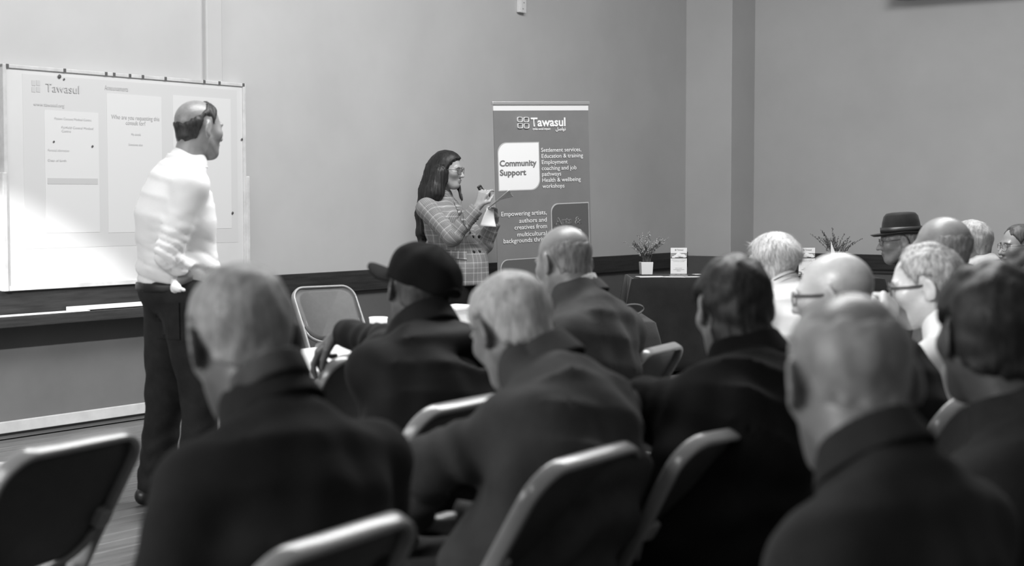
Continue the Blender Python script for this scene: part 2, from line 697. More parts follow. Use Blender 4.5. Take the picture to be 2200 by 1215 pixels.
def ban_text(s, x0, ybase, x1, capx, m, bold=0.0, lvl=2):
    xa, za = bnp(x0, ybase)
    xb, _ = bnp(x1, ybase)
    _, zc = bnp(x0, ybase - capx)
    return text_obj('lettering', s, m, bn, (xa, -.001 - .001 * lvl, za), xb - xa, zc - za, bold)


ban_text('Tawasul', 1140, 271, 1214.5, 19, M_banw, .028)
ban_text('ignite social impact', 1144, 279, 1182, 5, M_banw, .02)
ban_text('\uFEDE\uFEBB\uFE8D\uFEEE\uFE97', 1193, 280, 1215, 7, M_banw, .03)
for s, x0, y, x1 in (('Settlement services,', 1162, 326.5, 1248), ('Education & training', 1163, 339.5, 1252), ('Employment', 1163.5, 352.5, 1219),
                     ('coaching and job', 1163.5, 365.5, 1238), ('pathways', 1164, 378, 1205), ('Health & wellbeing', 1164.5, 391, 1247), ('workshops', 1165, 404, 1212)):
    ban_text(s, x0, y, x1, 9.2, M_banw, .006)
ban_text('Community', 1073, 357, 1152.5, 13, M_bant, .03)
ban_text('Support', 1073.5, 377, 1130, 13, M_bant, .03)
for s, x0, y, x1 in (('Empowering artists,', 1076.5, 464.5, 1174), ('authors and', 1115, 478.5, 1174), ('creatives from', 1105, 493, 1174.5),
                     ('multicultural', 1111, 508, 1174), ('backgrounds thrive', 1081.5, 522.5, 1175)):
    ban_text(s, x0, y, x1, 10, M_banw, .006)
ban_text('Arts &', 1191, 482, 1249, 15, mat('banner_line', .45, .5), .03, 1.9)
ban_text('Arts &', 1191, 482, 1249, 15, M_ban2, .012, 3)
ban_text('Culture', 1191, 504, 1249, 15, mat('banner_line', .45, .5), .03, 1.9)
# four ring emblem
for ex, ey in ((1116.3, 256.5), (1129.8, 256.8), (1116.8, 270), (1130.3, 270.3)):
    x0, z0 = bnp(ex, ey)
    dx = abs(bnp(ex + 5.2, ey)[0] - x0)
    dz = abs(bnp(ex, ey + 5.0)[1] - z0)
    path = []
    for i in range(24):
        a = 2 * math.pi * i / 24
        cx, cz = math.cos(a), math.sin(a)
        path.append((x0 + dx * np.sign(cx) * abs(cx) ** .5, -.004, z0 + dz * np.sign(cz) * abs(cz) ** .5))
    tube_obj('emblem_ring', path, [(-.0018, -.005), (.0018, -.005), (.0018, .005), (-.0018, .005)], M_banw, bn, True, up=(0, 1, 0), smooth=False)

# ------------------------------------------------------------------ chairs
M_cframe = mat('chair_frame', 0.28, 0.22, 0.6, noise=0.05, nscale=20)
M_cpanel = mat('chair_panel', 0.055, 0.42, 0.4, noise=0.1, nscale=30)
M_csteel = mat('chair_bracket', 0.30, 0.3, 0.5)
M_cfoot = mat('chair_foot', 0.02, 0.6)
CH = 0.84
TOP = np.array([0, -.24, CH])
FOOT = np.array([0, .24, .02])
ES = (FOOT - TOP) / np.linalg.norm(FOOT - TOP)
NS = np.array([0, -ES[2], ES[1]])       # pointing forward / up normal of the slope
NS = NS if NS[1] > 0 else -NS


def slope(x, s, n=0.0):
    return TOP + ES * s + NS * n + np.array([x, 0, 0])


def build_chair():
    root = empty('folding_chair')
    L = float(np.linalg.norm(FOOT - TOP))
    hw, r = .205, .075
    path = [slope(-hw - .02, L)]
    for s in (L * .75, L * .5, .36, .25):
        path.append(slope(-hw - .02 * (s - .25) / (L - .25), s))
    for i in range(9):
        a = math.radians(180 - 90 * i / 8)
        path.append(slope(-hw + r + r * math.cos(a), r - r * math.sin(a)))
    for x in (-.06, 0, .06):
        path.append(slope(x, 0))
    path += [np.array([-p[0], p[1], p[2]]) for p in path[:-3][::-1]]
    prof = []
    for i in range(12):
        a = 2 * math.pi * i / 12
        c, s_ = math.cos(a), math.sin(a)
        prof.append((.008 * np.sign(c) * abs(c) ** .6, .018 * np.sign(s_) * abs(s_) ** .6))
    tube_obj('frame', path, prof, M_cframe, root, up=tuple(NS))
    # backrest panel inside the frame
    M = Matrix((( 1, 0, 0, 0), (0, 0, 0, 0), (0, 0, 0, 0), (0, 0, 0, 1)))
    c = slope(0, .166, -.004)
    M = Matrix(((1, 0, 0, c[0]), (0, NS[1], -ES[1], c[1]), (0, NS[2], -ES[2], c[2]), (0, 0, 0, 1)))
    slab('backrest', rrect(.199, .160, .085, .04), .012, M_cpanel, root, curve=.35, dish=0, M=M)
    # rolled lower rim and the upturned rear lip of the seat shell
    low = []
    for i in range(25):
        t = -1 + 2 * i / 24
        low.append(slope(.196 * t, .255 + .095 * math.sqrt(max(1 - abs(t) ** 2.6, 0)), -.002))
    tube_obj('lower_rim', low, circ(.009, 8, .012), M_cframe, root, up=tuple(NS))
    c2 = slope(0, .41, .012)
    M2 = Matrix(((1, 0, 0, c2[0]), (0, NS[1], -ES[1], c2[1]), (0, NS[2], -ES[2], c2[2]), (0, 0, 0, 1)))
    slab('rear_lip', rrect(.192, .065, .05, -.04), .010, M_cpanel, root, curve=.3, M=M2)
    # seat
    Ms = Matrix.Translation((0, .035, .452)) @ Matrix.Rotation(math.radians(-87), 4, 'X')
    seat = slab('seat', rrect(.195, .205, .10, .03), .018, M_cpanel, root, curve=.0, M=Ms)
    loop = []
    f = rrect(.199, .209, .10, .03)
    for i in range(56):
        x, z = f(i / 56)
        loop.append(tuple(Ms @ Vector((x, -.003, z))))
    tube_obj('seat_rim', loop, circ(.009, 8), M_cframe, seat, True)
    for sx in (-1, 1):
        p = slope(sx * .190, .225, -.004)
        o = box_obj('bracket', (0, 0, 0), (.04, .034, .045), M_csteel, root, .006)
        o.matrix_local = Matrix.Translation(p) @ Matrix.Rotation(math.atan2(ES[1], -ES[2]) * 1.0, 4, 'X')
        o2 = lathe_obj('pivot', [(0, -.012), (.013, -.012), (.013, .012), (0, .012)], M_csteel, root, 12)
        o2.matrix_local = Matrix.Translation(slope(sx * .224, .42)) @ Matrix.Rotation(math.pi / 2, 4, 'Y')
        tube_obj('rear_leg', [(sx * .212, .05, .46), (sx * .214, -.1, .26), (sx * .216, -.26, .015)], circ(.011, 8, .016), M_cframe, root)
        tube_obj('rubber_foot', [(sx * .216, -.252, .025), (sx * .216, -.268, .0)], circ(.016, 8), M_cfoot, root)
        tube_obj('rubber_foot', [slope(sx * .225, L - .03), slope(sx * .225, L + .012)], circ(.02, 8), M_cfoot, root)
    tube_obj('crossbar', [(-.214, -.15, .19), (.214, -.15, .19)], circ(.008, 8), M_cframe, root)
    tube_obj('crossbar', [(-.222, .16, .155), (.222, .16, .155)], circ(.008, 8), M_cframe, root)
    return root


CHAIR0 = build_chair()
_used = [False]


def chair(rim, psi, label):
    """rim = world xy of the middle of the top rim, psi = heading left of depth (deg)"""
    a = math.radians(psi)
    o = copy_tree(CHAIR0) if _used[0] else CHAIR0
    _used[0] = True
    f = (-math.sin(a), math.cos(a))
    o.location = (rim[0] + .24 * f[0], rim[1] + .24 * f[1], 0)
    o.rotation_euler = (0, 0, a)
    tag(o, label, 'chair', 'folding chairs in the audience')
    return o


# ------------------------------------------------------------------ tables
M_cloth = mat('black_tablecloth', 0.016, 0.8, 0.15, noise=0.25, nscale=5, sheen=0.15, bump=.15, bscale=200)
M_cloth2 = mat('charcoal_tablecloth', 0.028, 0.8, 0.15, noise=0.2, nscale=5, sheen=0.15, bump=.15, bscale=200)
M_tleg = mat('table_leg_steel', 0.3, 0.4, 0.5, metal=0.6)


def table(name, label, cx, cy, rz, lx, ly, top_m, h=.735):
    t = empty(name, (cx, cy, 0), rz)
    tag(t, label, 'table')
    box_obj('tabletop', (0, 0, h - .015), (lx, ly, .03), top_m, t, .006)
    box_obj('apron', (0, 0, h - .05), (lx - .12, ly - .12, .04), M_tleg, t, .003)
    for sx in (-1, 1):
        for sy in (-1, 1):
            tube_obj('leg', [(sx * (lx / 2 - .06), sy * (ly / 2 - .06), h - .05), (sx * (lx / 2 - .04), sy * (ly / 2 - .05), 0)], circ(.014, 8), M_tleg, t)
    return t


def tablecloth(name, label, cx, cy, rz, lx, ly, m, h=.738, bottom=.03, flare=.09, seed=1, pleat=.018):
    rnd = random.Random(seed)
    n = 176
    per = []
    r = .03
    hx, hy = lx / 2 + .006, ly / 2 + .006
    tot = 2 * (lx + ly)
    for i in range(n):
        s = tot * i / n
        if s < lx:
            p, nn = (-hx + 2 * hx * s / lx, -hy), (0, -1)
        elif s < lx + ly:
            p, nn = (hx, -hy + 2 * hy * (s - lx) / ly), (1, 0)
        elif s < 2 * lx + ly:
            p, nn = (hx - 2 * hx * (s - lx - ly) / lx, hy), (0, 1)
        else:
            p, nn = (-hx, hy - 2 * hy * (s - 2 * lx - ly) / ly), (-1, 0)
        # corner factor
        dcx = min(abs(abs(p[0]) - hx), 1)
        dcy = min(abs(abs(p[1]) - hy), 1)
        cf = math.exp(-((dcx + dcy) / .13) ** 2)
        dx, dy = p[0] / hx, p[1] / hy
        if cf > .3:
            l = math.hypot(dx, dy)
            nn = (nn[0] * (1 - cf) + cf * np.sign(dx) * .7, nn[1] * (1 - cf) + cf * np.sign(dy) * .7)
        ph = s * 2 * math.pi / .23 + 1.7 * math.sin(s * 3.1 + seed)
        per.append((p, nn, cf, ph, s))
    rows = [('top', 0.0), ('top', .6), ('top', .97), ('side', 0.0)] + [('side', (i / 9.0)) for i in range(1, 10)]
    v = []
    for kind, t in rows:
        for (p, nn, cf, ph, s) in per:
            if kind == 'top':
                v.append((p[0] * t, p[1] * t, h))
            else:
                z = h - .006 - (h - bottom - .006) * t
                off = (flare * .25 * t + cf * flare * 1.6 * t ** .8 + pleat * math.sin(ph) * min(1, t * 1.6) + .5 * pleat * math.sin(2.3 * ph + 1) * t)
                v.append((p[0] + nn[0] * off, p[1] + nn[1] * off, z))
    q = []
    for j in range(len(rows) - 1):
        for i in range(n):
            k = (i + 1) % n
            q.append((j * n + i, j * n + k, (j + 1) * n + k, (j + 1) * n + i))
    me = np_mesh(name, v, q, None, True)
    bm = bmesh.new()
    bm.from_mesh(me)
    bmesh.ops.remove_doubles(bm, verts=list(bm.verts), dist=1e-5)
    bmesh.ops.recalc_face_normals(bm, faces=list(bm.faces))
    bm.to_mesh(me)
    bm.free()
    o = obj(name, me, m)
    o.location = (cx, cy, 0)
    o.rotation_euler = (0, 0, rz)
    so = o.modifiers.new('thickness', 'SOLIDIFY')
    so.thickness = .003
    tag(o, label, 'tablecloth')
    return o


T1C = (1.88, 12.28)
table('display_table', 'long display table under a black cloth by the corner pilaster', T1C[0], T1C[1], 0.0, 1.92, .72, M_tleg)
tablecloth('black_tablecloth', 'black cloth draped over the long display table with the plants', T1C[0], T1C[1], 0.0, 1.92, .72, M_cloth, seed=2)
T2C = (.35, 8.05)
table('side_table', 'small table under a charcoal cloth beside the bald man in the suit', T2C[0], T2C[1], 0.03, .70, .62, M_tleg)
tablecloth('charcoal_tablecloth', 'charcoal cloth draped over the small side table holding the bag', T2C[0], T2C[1], 0.03, .70, .62, M_cloth2, seed=5, pleat=.012)
T3C = (-.50, 6.30)
table('white_table', 'white topped table in front of the man in the black cap', T3C[0], T3C[1], RZ_U, 1.5, .6, mat('white_laminate', .8, .4), h=.74)

# bag with a strap on the side table
bag = empty('handbag', (.50, 8.02, .742), .1)
tag(bag, 'flat dark bag with a looped strap lying on the small side table', 'bag')
def bag_fn(bm):
    bmesh.ops.create_uvsphere(bm, u_segments=20, v_segments=12, radius=1, matrix=Matrix.Translation((0, 0, .022)) @ Matrix.Diagonal((.14, .085, .022, 1)))
obj('pouch', bm_mesh('pouch', bag_fn, smooth=True), mat('bag_fabric', .05, .75, noise=.2), bag)
pth = []
for i in range(28):
    a = math.pi * 2 * i / 28
    pth.append((.10 + .075 * math.cos(a), -.02 + .02 * math.sin(a), .032 + .028 * math.sin(a) + .012 * math.cos(a)))
tube_obj('strap', pth, [(-.0015, -.008), (.0015, -.008), (.0015, .008), (-.0015, .008)], mat('bag_fabric', .05, .75, noise=.2), bag, True, up=(0, 1, .4))

# paper cup and white tub on the white table
cp = empty('paper_cup', tuple(at(813, 720, 6.55)[:2]) + (.741,))
tag(cp, 'white paper cup on the white table', 'cup')
M_cup = mat('cup_paper', .88, .5, .3)
lathe_obj('cup_wall', [(0, .004), (.027, .004), (.028, 0), (.030, 0), (.0385, .108), (.0375, .108), (.0275, .008), (0, .008)], M_cup, cp, 32)
lathe_obj('rim', [(.0365, .106), (.0385, .1045), (.0405, .107), (.0385, .110), (.0365, .1085), (.0365, .106)], M_cup, cp, 32)
tb = empty('serving_tub', tuple(at(975, 690, 6.75)[:2]) + (.741,), RZ_U)
tag(tb, 'white plastic tub with a looped handle on the white table', 'tub')
def tubwall(bm):
    add_box(bm, (0, 0, .065), (.20, .13, .13))
    for vtx in bm.verts:
        if vtx.co.z < .03:
            vtx.co.x *= .85
            vtx.co.y *= .85
obj('tub_wall', bm_mesh('tub_wall', tubwall, .02, 3), M_cup, tb)
box_obj('lid', (0, 0, .137), (.215, .145, .014), M_cup, tb, .006)
tube_obj('handle', [(.10 + .035 * math.sin(math.pi * i / 10), -.03, .12 - .05 * (1 - math.cos(math.pi * i / 10)) / 2 * 1.2) for i in range(11)], circ(.007, 8), M_cup, tb, up=(0, 1, 0))


# potted plants, cards, leaflets on the display table
M_stem = mat('dried_stem', .10, .7, noise=.3, nscale=30)
M_bud = mat('pale_bud', .42, .7, noise=.3, nscale=40)
M_budd = mat('grey_bud', .13, .7, noise=.3, nscale=40)


def plant(label, px, py, Y, spread, hgt, n, seed, bud_m, lean=0.0, pot=True):
    p = at(px, py, Y)
    root = empty('potted_plant', (p[0], p[1], .742), .12)
    tag(root, label, 'plant')
    if True:
        def potf(bm):
            add_box(bm, (0, 0, .05), (.098, .098, .10))
            for vv_ in bm.verts:
                if vv_.co.z < .03:
                    vv_.co.x *= .9
                    vv_.co.y *= .9
        obj('pot', bm_mesh('pot', potf, .004, 2), M_white, root)
        box_obj('soil', (0, 0, .098), (.084, .084, .008), mat('soil', .03, .9), root)
    rnd = random.Random(seed)
    for i in range(n):
        a = rnd.uniform(0, 2 * math.pi)
        tilt = rnd.uniform(.0, 1.0) ** .6 * spread
        dx, dy = math.cos(a) * tilt + lean, math.sin(a) * tilt * .7
        L = hgt * rnd.uniform(.65, 1.0) * (1 - .15 * tilt)
        b0 = (rnd.uniform(-.03, .03), rnd.uniform(-.03, .03), .095)
        path = []
        for k in range(8):
            t = k / 7
            path.append((b0[0] + dx * L * t ** 1.5, b0[1] + dy * L * t ** 1.5, b0[2] + L * t * (1 - .25 * tilt * t)))
        vs, qs, cs = sweep(path, circ(.0017, 5), False, (0, 1, .1), [1 - .6 * k / 7 for k in range(8)])
        st_ = obj('stem', np_mesh('stem', vs, qs, cs), M_stem, root)
        # buds along the upper half
        bm = bmesh.new()
        for k in range(18):
            t = .38 + .62 * k / 17
            f = t * 7
            i0 = min(int(f), 6)
            q = np.array(path[i0]) * (1 - (f - i0)) + np.array(path[i0 + 1]) * (f - i0)
            s = rnd.uniform(.0045, .0095) * (1.15 - .5 * t)
            off = np.array([rnd.uniform(-1, 1), rnd.uniform(-1, 1), rnd.uniform(-.3, 1)]) * .006
            bmesh.ops.create_icosphere(bm, subdivisions=1, radius=1, matrix=Matrix.Translation(q + off) @ Matrix.Rotation(rnd.uniform(0, 3), 4, 'X') @ Matrix.Diagonal((s * .7, s * .7, s * 1.5, 1)))
        me = bpy.data.meshes.new('buds')
        bm.to_mesh(me)
        bm.free()
        bo = obj('buds', me, bud_m if rnd.random() < .7 else M_stem, st_)
        bo['kind'] = 'stuff'
    return root


plant('white square pot of pale dried flower sprigs at the left end of the display table', 1388, 588, 12.45, .80, .27, 40, 3, M_bud)
pl2 = plant('white square pot of dark twiggy sprigs behind the bald man with glasses', 1795, 588, 12.35, .85, .31, 24, 8, M_budd)
pp = at(1786, 560, 12.25)
cone = empty('paper_flag', (pp[0], pp[1], .742))
tag(cone, 'small white paper pennant standing among the dark sprigs', 'pennant')
tube_obj('stick', [(-.02, -.07, 0), (-.02, -.07, .30)], circ(.003, 6), M_stem, cone)
def flag(bm):
    vs = [bm.verts.new(q) for q in ((-.02, -.073, .27), (.075, -.072, .02), (-.018, -.073, .03))]
    f = bm.faces.new(vs)
    r = bmesh.ops.extrude_face_region(bm, geom=[f])
    for e in r['geom']:
        if isinstance(e, bmesh.types.BMVert):
            e.co.y -= .002
obj('flag', bm_mesh('flag', flag), mat('paper', .82, .6), cone)
box_obj('foot', (-.02, -.07, .004), (.06, .05, .008), M_white, cone, .002)


def info_card(label, px, py, Y, rz):
    p = at(px, py, Y)
    r = empty('information_card', (p[0], p[1], .742), rz)
    tag(r, label, 'card')
    W, H = .128, .212
    box_obj('foot', (0, .02, .004), (W + .012, .075, .008), mat('acrylic', .5, .15, .5, alpha=.55), r, .002)
    box_obj('sheet', (0, 0, .008 + H / 2), (W, .004, H), mat('paper', .82, .6), r, .001)
    y = -.0032
    box_obj('picture', (0, y, .008 + H * .715), (W * .985, .001, H * .19), mat('card_photo_sky', .30, .6, noise=.3, nscale=20), r)
    box_obj('picture_foreground', (0, y - .0006, .008 + H * .64), (W * .985, .001, H * .045), mat('card_photo_dark', .06, .6), r)
    for cx, cz, sx, sz, t in ((.004, .70, .030, .022, .5), (.026, .69, .026, .016, -.4), (-.018, .675, .022, .014, .2), (-.042, .655, .014, .009, 0), (.045, .67, .014, .012, -.6)):
        def shell(bm):
            bmesh.ops.create_uvsphere(bm, u_segments=14, v_segments=8, radius=1, matrix=Matrix.Translation((W * .0 + cx, y - .0012, .008 + H * cz)) @ Matrix.Rotation(t, 4, 'Y') @ Matrix.Diagonal((sx, .0008, sz, 1)))
            for vx in list(bm.verts):
                if vx.co.z < .008 + H * (cz - .03):
                    vx.co.z = .008 + H * (cz - .03)
        obj('white_shape', bm_mesh('white_shape', shell, smooth=True), mat('paper', .82, .6), r)
    box_obj('footer_band', (0, y, .008 + H * .025), (W * .985, .001, H * .05), mat('card_band', .2, .6), r)
    mt = mat('card_text', .30, .6)
    text_obj('lettering', 'Tawasul', mt, r, (-.015, y, .008 + H * .905), .05, .011, .02)
    for dx in (-.0285, -.0225):
        for dz in (0, .006):
            box_obj('emblem', (dx, y, .008 + H * (.91) + dz), (.005, .001, .005), mt, r)
    for i, (wd, zz, hh) in enumerate(((.112, .55, .005), (.088, .50, .005), (.055, .245, .004), (.085, .195, .005), (.034, .145, .004))):
        text_obj('lettering', ('\uFEE2\uFEDC\uFEAA\uFECB\uFE8E\uFEB4\uFEE3 \uFEE6\uFECB \uFEDE\uFEBB\uFE8D\uFEEE\uFE97 \uFEF2\uFED3', '\uFE94\uFEE3\uFEAA\uFEA8\uFEDF\uFE8D \uFEE6\uFECB \uFEDE\uFEBB\uFE8D\uFEEE\uFE97',
                               'SCAN TO START', 'www.tawasul.org.au', 'AUSTRALIA')[i], mt, r, (-wd / 2, y, .008 + H * zz), wd, hh, .02)
    for i, s in enumerate(('English', 'Arabic', 'Chinese')):
        text_obj('lettering', s, mat('paper', .82, .6), r, (-.055 + .04 * i, y - .0008, .008 + H * .017), .028, .004)
    return r


info_card('white information card standing beside the pale flower pot', 1458, 592, 12.2, .05)
info_card('white information card half hidden by the bald man with glasses', 1733, 592, 12.2, .03)
for i, (px, Y, rz, wx, wy, lab) in enumerate(((1398, 12.02, .2, .21, .13, 'white leaflets fanned in front of the flower pot'),
                                     (1450, 12.0, -.1, .16, .10, 'white leaflet lying in front of the information card'),
                                     (1487, 12.0, .1, .12, .07, 'small leaflet lying right of the information card'),
                                     (1497, 12.4, .4, .06, .05, 'small crumpled paper at the back of the display table'))):
    p = at(px, 590, Y)
    o = box_obj('leaflet', (p[0], p[1], .7455), (wx, wy, .005), mat('paper', .82, .6), None, .001, Matrix.Rotation(rz, 4, 'Z'))
    tag(o, lab, 'leaflet')

# ------------------------------------------------------------------ place the chairs
chair((-.90, 3.23), 64, 'empty folding chair at the left edge, nearest the camera')
chair((-.25, 2.34), 61, 'folding chair of the grey haired man in the dark coat, lowest in the picture')
chair((.165, 3.07), 58, 'folding chair of the white haired man in the grey jacket')
chair((.50, 3.38), 47, 'folding chair of the dark haired man in the black coat')
chair((.51, 5.27), 64, 'empty folding chair with a bright rim between the suited man and the dark haired man')
chair((.16, 4.52), 62, 'folding chair of the bald man in the suit')
chair((-.11, 3.86), 58, 'folding chair of the man in the black cap')
chair((-.46, 5.06), 58, 'empty folding chair the man in the cap rests his arm on')
p8 = at(690, 640, 8.9)
chair((p8[0], p8[1]), -140, 'empty grey folding chair by the long wall facing the camera')

# ------------------------------------------------------------------ implicit surface kit (figures)
def smin(a, b, k):
    h = np.maximum(k - np.abs(a - b), 0.0) / k
    return np.minimum(a, b) - h * h * k * 0.25


def smax(a, b, k):
    return -smin(-a, -b, k)


def ell(p, c, r):
    q = p - np.asarray(c, np.float32)
    r = np.asarray(r, np.float32)
    k0 = np.sqrt(((q / r) ** 2).sum(1)) + 1e-9
    k1 = np.sqrt(((q / (r * r)) ** 2).sum(1)) + 1e-9
    return k0 * (k0 - 1.0) / k1


def ellR(p, c, r, R):
    q = (p - np.asarray(c, np.float32)) @ np.asarray(R, np.float32)
    return ell(q, (0, 0, 0), r)


def rcone(p, a, b, r1, r2):
    a = np.asarray(a, np.float32)
    b = np.asarray(b, np.float32)
    ba = b - a
    t = np.clip(((p - a) @ ba) / (ba @ ba + 1e-12), 0, 1)
    d = np.sqrt((((p - a) - t[:, None] * ba) ** 2).sum(1))
    return d - (r1 + (r2 - r1) * t)


def rcone_fold(p, a, b, r1, r2, amp=0.005, freq=7.0, seed=0.0, mid=0.5):
    """sleeve or trouser leg with creases running round it, strongest at both ends"""
    a = np.asarray(a, np.float32)
    b = np.asarray(b, np.float32)
    ba = b - a
    L = math.sqrt(float(ba @ ba)) + 1e-9
    t = np.clip(((p - a) @ ba) / (L * L), 0, 1)
    q = (p - a) - t[:, None] * ba
    d = np.sqrt((q ** 2).sum(1))
    ph = 40 * (q[:, 0] * math.cos(seed) + q[:, 1] * math.sin(seed)) + 25 * q[:, 2]
    cre = np.sin(t * freq * 6.283 + 2.6 * np.sin(ph * .8 + seed) + seed) * (.15 + 1.3 * np.abs(t - mid))
    cre2 = np.sin(t * freq * 3.1 - 1.1 * np.sin(ph * .7 + 2 * seed) + 3 * seed)
    return d - (r1 + (r2 - r1) * t + amp * (.65 * cre + .35 * cre2))


def loft(p, nodes, A, B, ex=2.0):
    """body trunk: spine nodes (3D), half widths A (along x) and B (front-back)"""
    nodes = np.asarray(nodes, np.float32)
    best = np.full(len(p), 1e9, np.float32)
    out = np.full(len(p), 1e9, np.float32)
    for i in range(len(nodes) - 1):
        a, b = nodes[i], nodes[i + 1]
        ba = b - a
        tt = ((p - a) @ ba) / (ba @ ba)
        t = np.clip(tt, 0, 1)
        q = p - a - t[:, None] * ba
        e = (tt - t) * math.sqrt(float(ba @ ba))
        dist = (q ** 2).sum(1)
        aa = A[i] + (A[i + 1] - A[i]) * t
        bb = B[i] + (B[i + 1] - B[i]) * t
        T = ba / np.linalg.norm(ba)
        yq = q[:, 1] * 1.0
        zq = q[:, 2]
        qq = yq * T[2] - zq * T[1]
        rr = ((np.abs(q[:, 0]) / aa) ** ex + (np.sqrt(qq * qq + e * e) / bb) ** ex) ** (1.0 / ex)
        d = (rr - 1.0) * np.minimum(aa, bb)
        out = np.minimum(out, d) if ex > 90 else np.where(dist < best, d, out)
        best = np.minimum(best, dist)
    return out


def wob(p, f, seed):
    """smooth pseudo noise in -1..1"""
    x, y, z = p[:, 0] * f, p[:, 1] * f, p[:, 2] * f
    return (np.sin(1.3 * x + 2.1 * np.sin(.9 * z + seed) + seed) + np.sin(1.7 * y + 1.6 * np.sin(1.1 * x + 2 * seed) + 3 * seed)
            + np.sin(1.1 * z + 1.9 * np.sin(.8 * y + 5 * seed) + 2.2 * seed)) / 3.0


def surface(f, lo, hi, h):
    """sparse surface nets of f over a box; returns verts, quads"""
    lo = np.asarray(lo, np.float32)
    hi = np.asarray(hi, np.float32)
    B = 4
    nb = np.maximum(np.ceil((hi - lo) / (B * h)).astype(int), 1)
    g = np.stack(np.meshgrid(*[np.arange(n) for n in nb], indexing='ij'), -1).reshape(-1, 3)
    cen = lo + (g + .5) * (B * h)
    fc = f(cen.astype(np.float32))
    act = np.abs(fc) < B * h * .87 * 1.35 + .004
    dims = nb * B + 1
    sgn = np.where(fc < 0, -1.0, 1.0).astype(np.float32).reshape(nb)
    Vv = np.ones(dims, np.float32)
    Vv[:-1, :-1, :-1] = sgn.repeat(B, 0).repeat(B, 1).repeat(B, 2)
    M = np.zeros(dims, bool)
    ga = g[act] * B
    for a in range(B + 1):
        for b in range(B + 1):
            for c in range(B + 1):
                M[ga[:, 0] + a, ga[:, 1] + b, ga[:, 2] + c] = True
    idx = np.argwhere(M)
    pts = (lo + idx * h).astype(np.float32)
    vals = np.empty(len(pts), np.float32)
    for s in range(0, len(pts), 200000):
        vals[s:s + 200000] = f(pts[s:s + 200000])
    Vv[M] = vals
    S = Vv < 0
    n = dims - 1
    cnt = np.zeros(n, np.int8)
    for a in (0, 1):
        for b in (0, 1):
            for c in (0, 1):
                cnt += S[a:a + n[0], b:b + n[1], c:c + n[2]]
    cell = (cnt > 0) & (cnt < 8)
    ci = np.argwhere(cell)
    vid = np.full(n, -1, np.int32)
    vid[cell] = np.arange(len(ci))
    acc = np.zeros((len(ci), 3), np.float32)
    num = np.zeros(len(ci), np.float32)
    corners = [(a, b, c) for a in (0, 1) for b in (0, 1) for c in (0, 1)]
    cv = {k: Vv[ci[:, 0] + k[0], ci[:, 1] + k[1], ci[:, 2] + k[2]] for k in corners}
    for k in corners:
        for ax in range(3):
            if k[ax] == 0:
                k2 = list(k)
                k2[ax] = 1
                k2 = tuple(k2)
                v0, v1 = cv[k], cv[k2]
                m = (v0 < 0) != (v1 < 0)
                t = np.where(m, v0 / np.where(m, v0 - v1, 1), 0)
                pos = np.array(k, np.float32)[None, :].repeat(len(ci), 0)
                pos[:, ax] = t
                acc += pos * m[:, None]
                num += m
    verts = lo + (ci + acc / np.maximum(num, 1)[:, None]) * h
    quads = []
    for ax in range(3):
        o1, o2 = (ax + 1) % 3, (ax + 2) % 3
        sl0 = [slice(None)] * 3
        sl1 = [slice(None)] * 3
        sl0[ax] = slice(0, -1)
        sl1[ax] = slice(1, None)
        a, b = S[tuple(sl0)], S[tuple(sl1)]
        e = np.argwhere(a != b)
        ok = (e[:, o1] > 0) & (e[:, o2] > 0) & (e[:, o1] < n[o1]) & (e[:, o2] < n[o2])
        e = e[ok]
        inside = a[e[:, 0], e[:, 1], e[:, 2]]

        def cid(d1, d2):
            q = e.copy()
            q[:, o1] += d1
            q[:, o2] += d2
            return vid[q[:, 0], q[:, 1], q[:, 2]]
        q = np.stack([cid(-1, -1), cid(0, -1), cid(0, 0), cid(-1, 0)], 1)
        q[~inside] = q[~inside][:, ::-1]
        quads.append(q)
    quads = np.concatenate(quads)
    quads = quads[(quads >= 0).all(1)]
    return verts, quads


def relax(verts, quads, it=1, lam=.5):
    for _ in range(it):
        acc = np.zeros_like(verts)
        num = np.zeros(len(verts), np.float32)
        for i in range(4):
            j = (i + 1) % 4
            np.add.at(acc, quads[:, i], verts[quads[:, j]])
            np.add.at(num, quads[:, i], 1)
        verts = verts * (1 - lam) + lam * acc / np.maximum(num, 1)[:, None]
    return verts


def vnormals(verts, quads):
    n = np.cross(verts[quads[:, 2]] - verts[quads[:, 0]], verts[quads[:, 3]] - verts[quads[:, 1]])
    acc = np.zeros_like(verts)
    for i in range(4):
        np.add.at(acc, quads[:, i], n)
    return acc / (np.linalg.norm(acc, axis=1)[:, None] + 1e-12)


def sdf_obj(name, f, lo, hi, h, m, parent, tintf=None, smooth_it=1):
    v, q = surface(f, lo, hi, h)
    v = relax(v, q, smooth_it) if smooth_it else v
    t = tintf(v.astype(np.float32)) if tintf else None
    return obj(name, np_mesh(name, v, q, None, True, t), m, parent)


def trace(f, o, d, tmax=3.0, t0=0.0):
    """march a ray in local coordinates to the surface of f"""
    d = d / np.linalg.norm(d)
    t = t0
    for _ in range(400):
        p = o + d * t
        v = float(f(p[None, :].astype(np.float32))[0])
        if v < .0007:
            return p
        t += max(v * .6, .0005)
        if t > t0 + tmax:
            return None
    return o + d * t


def rz(a):
    c, s = math.cos(a), math.sin(a)
    return np.array([[c, -s, 0], [s, c, 0], [0, 0, 1.0]])


def rx(a):
    c, s = math.cos(a), math.sin(a)
    return np.array([[1.0, 0, 0], [0, c, -s], [0, s, c]])


def ry(a):
    c, s = math.cos(a), math.sin(a)
    return np.array([[c, 0, s], [0, 1.0, 0], [-s, 0, c]])


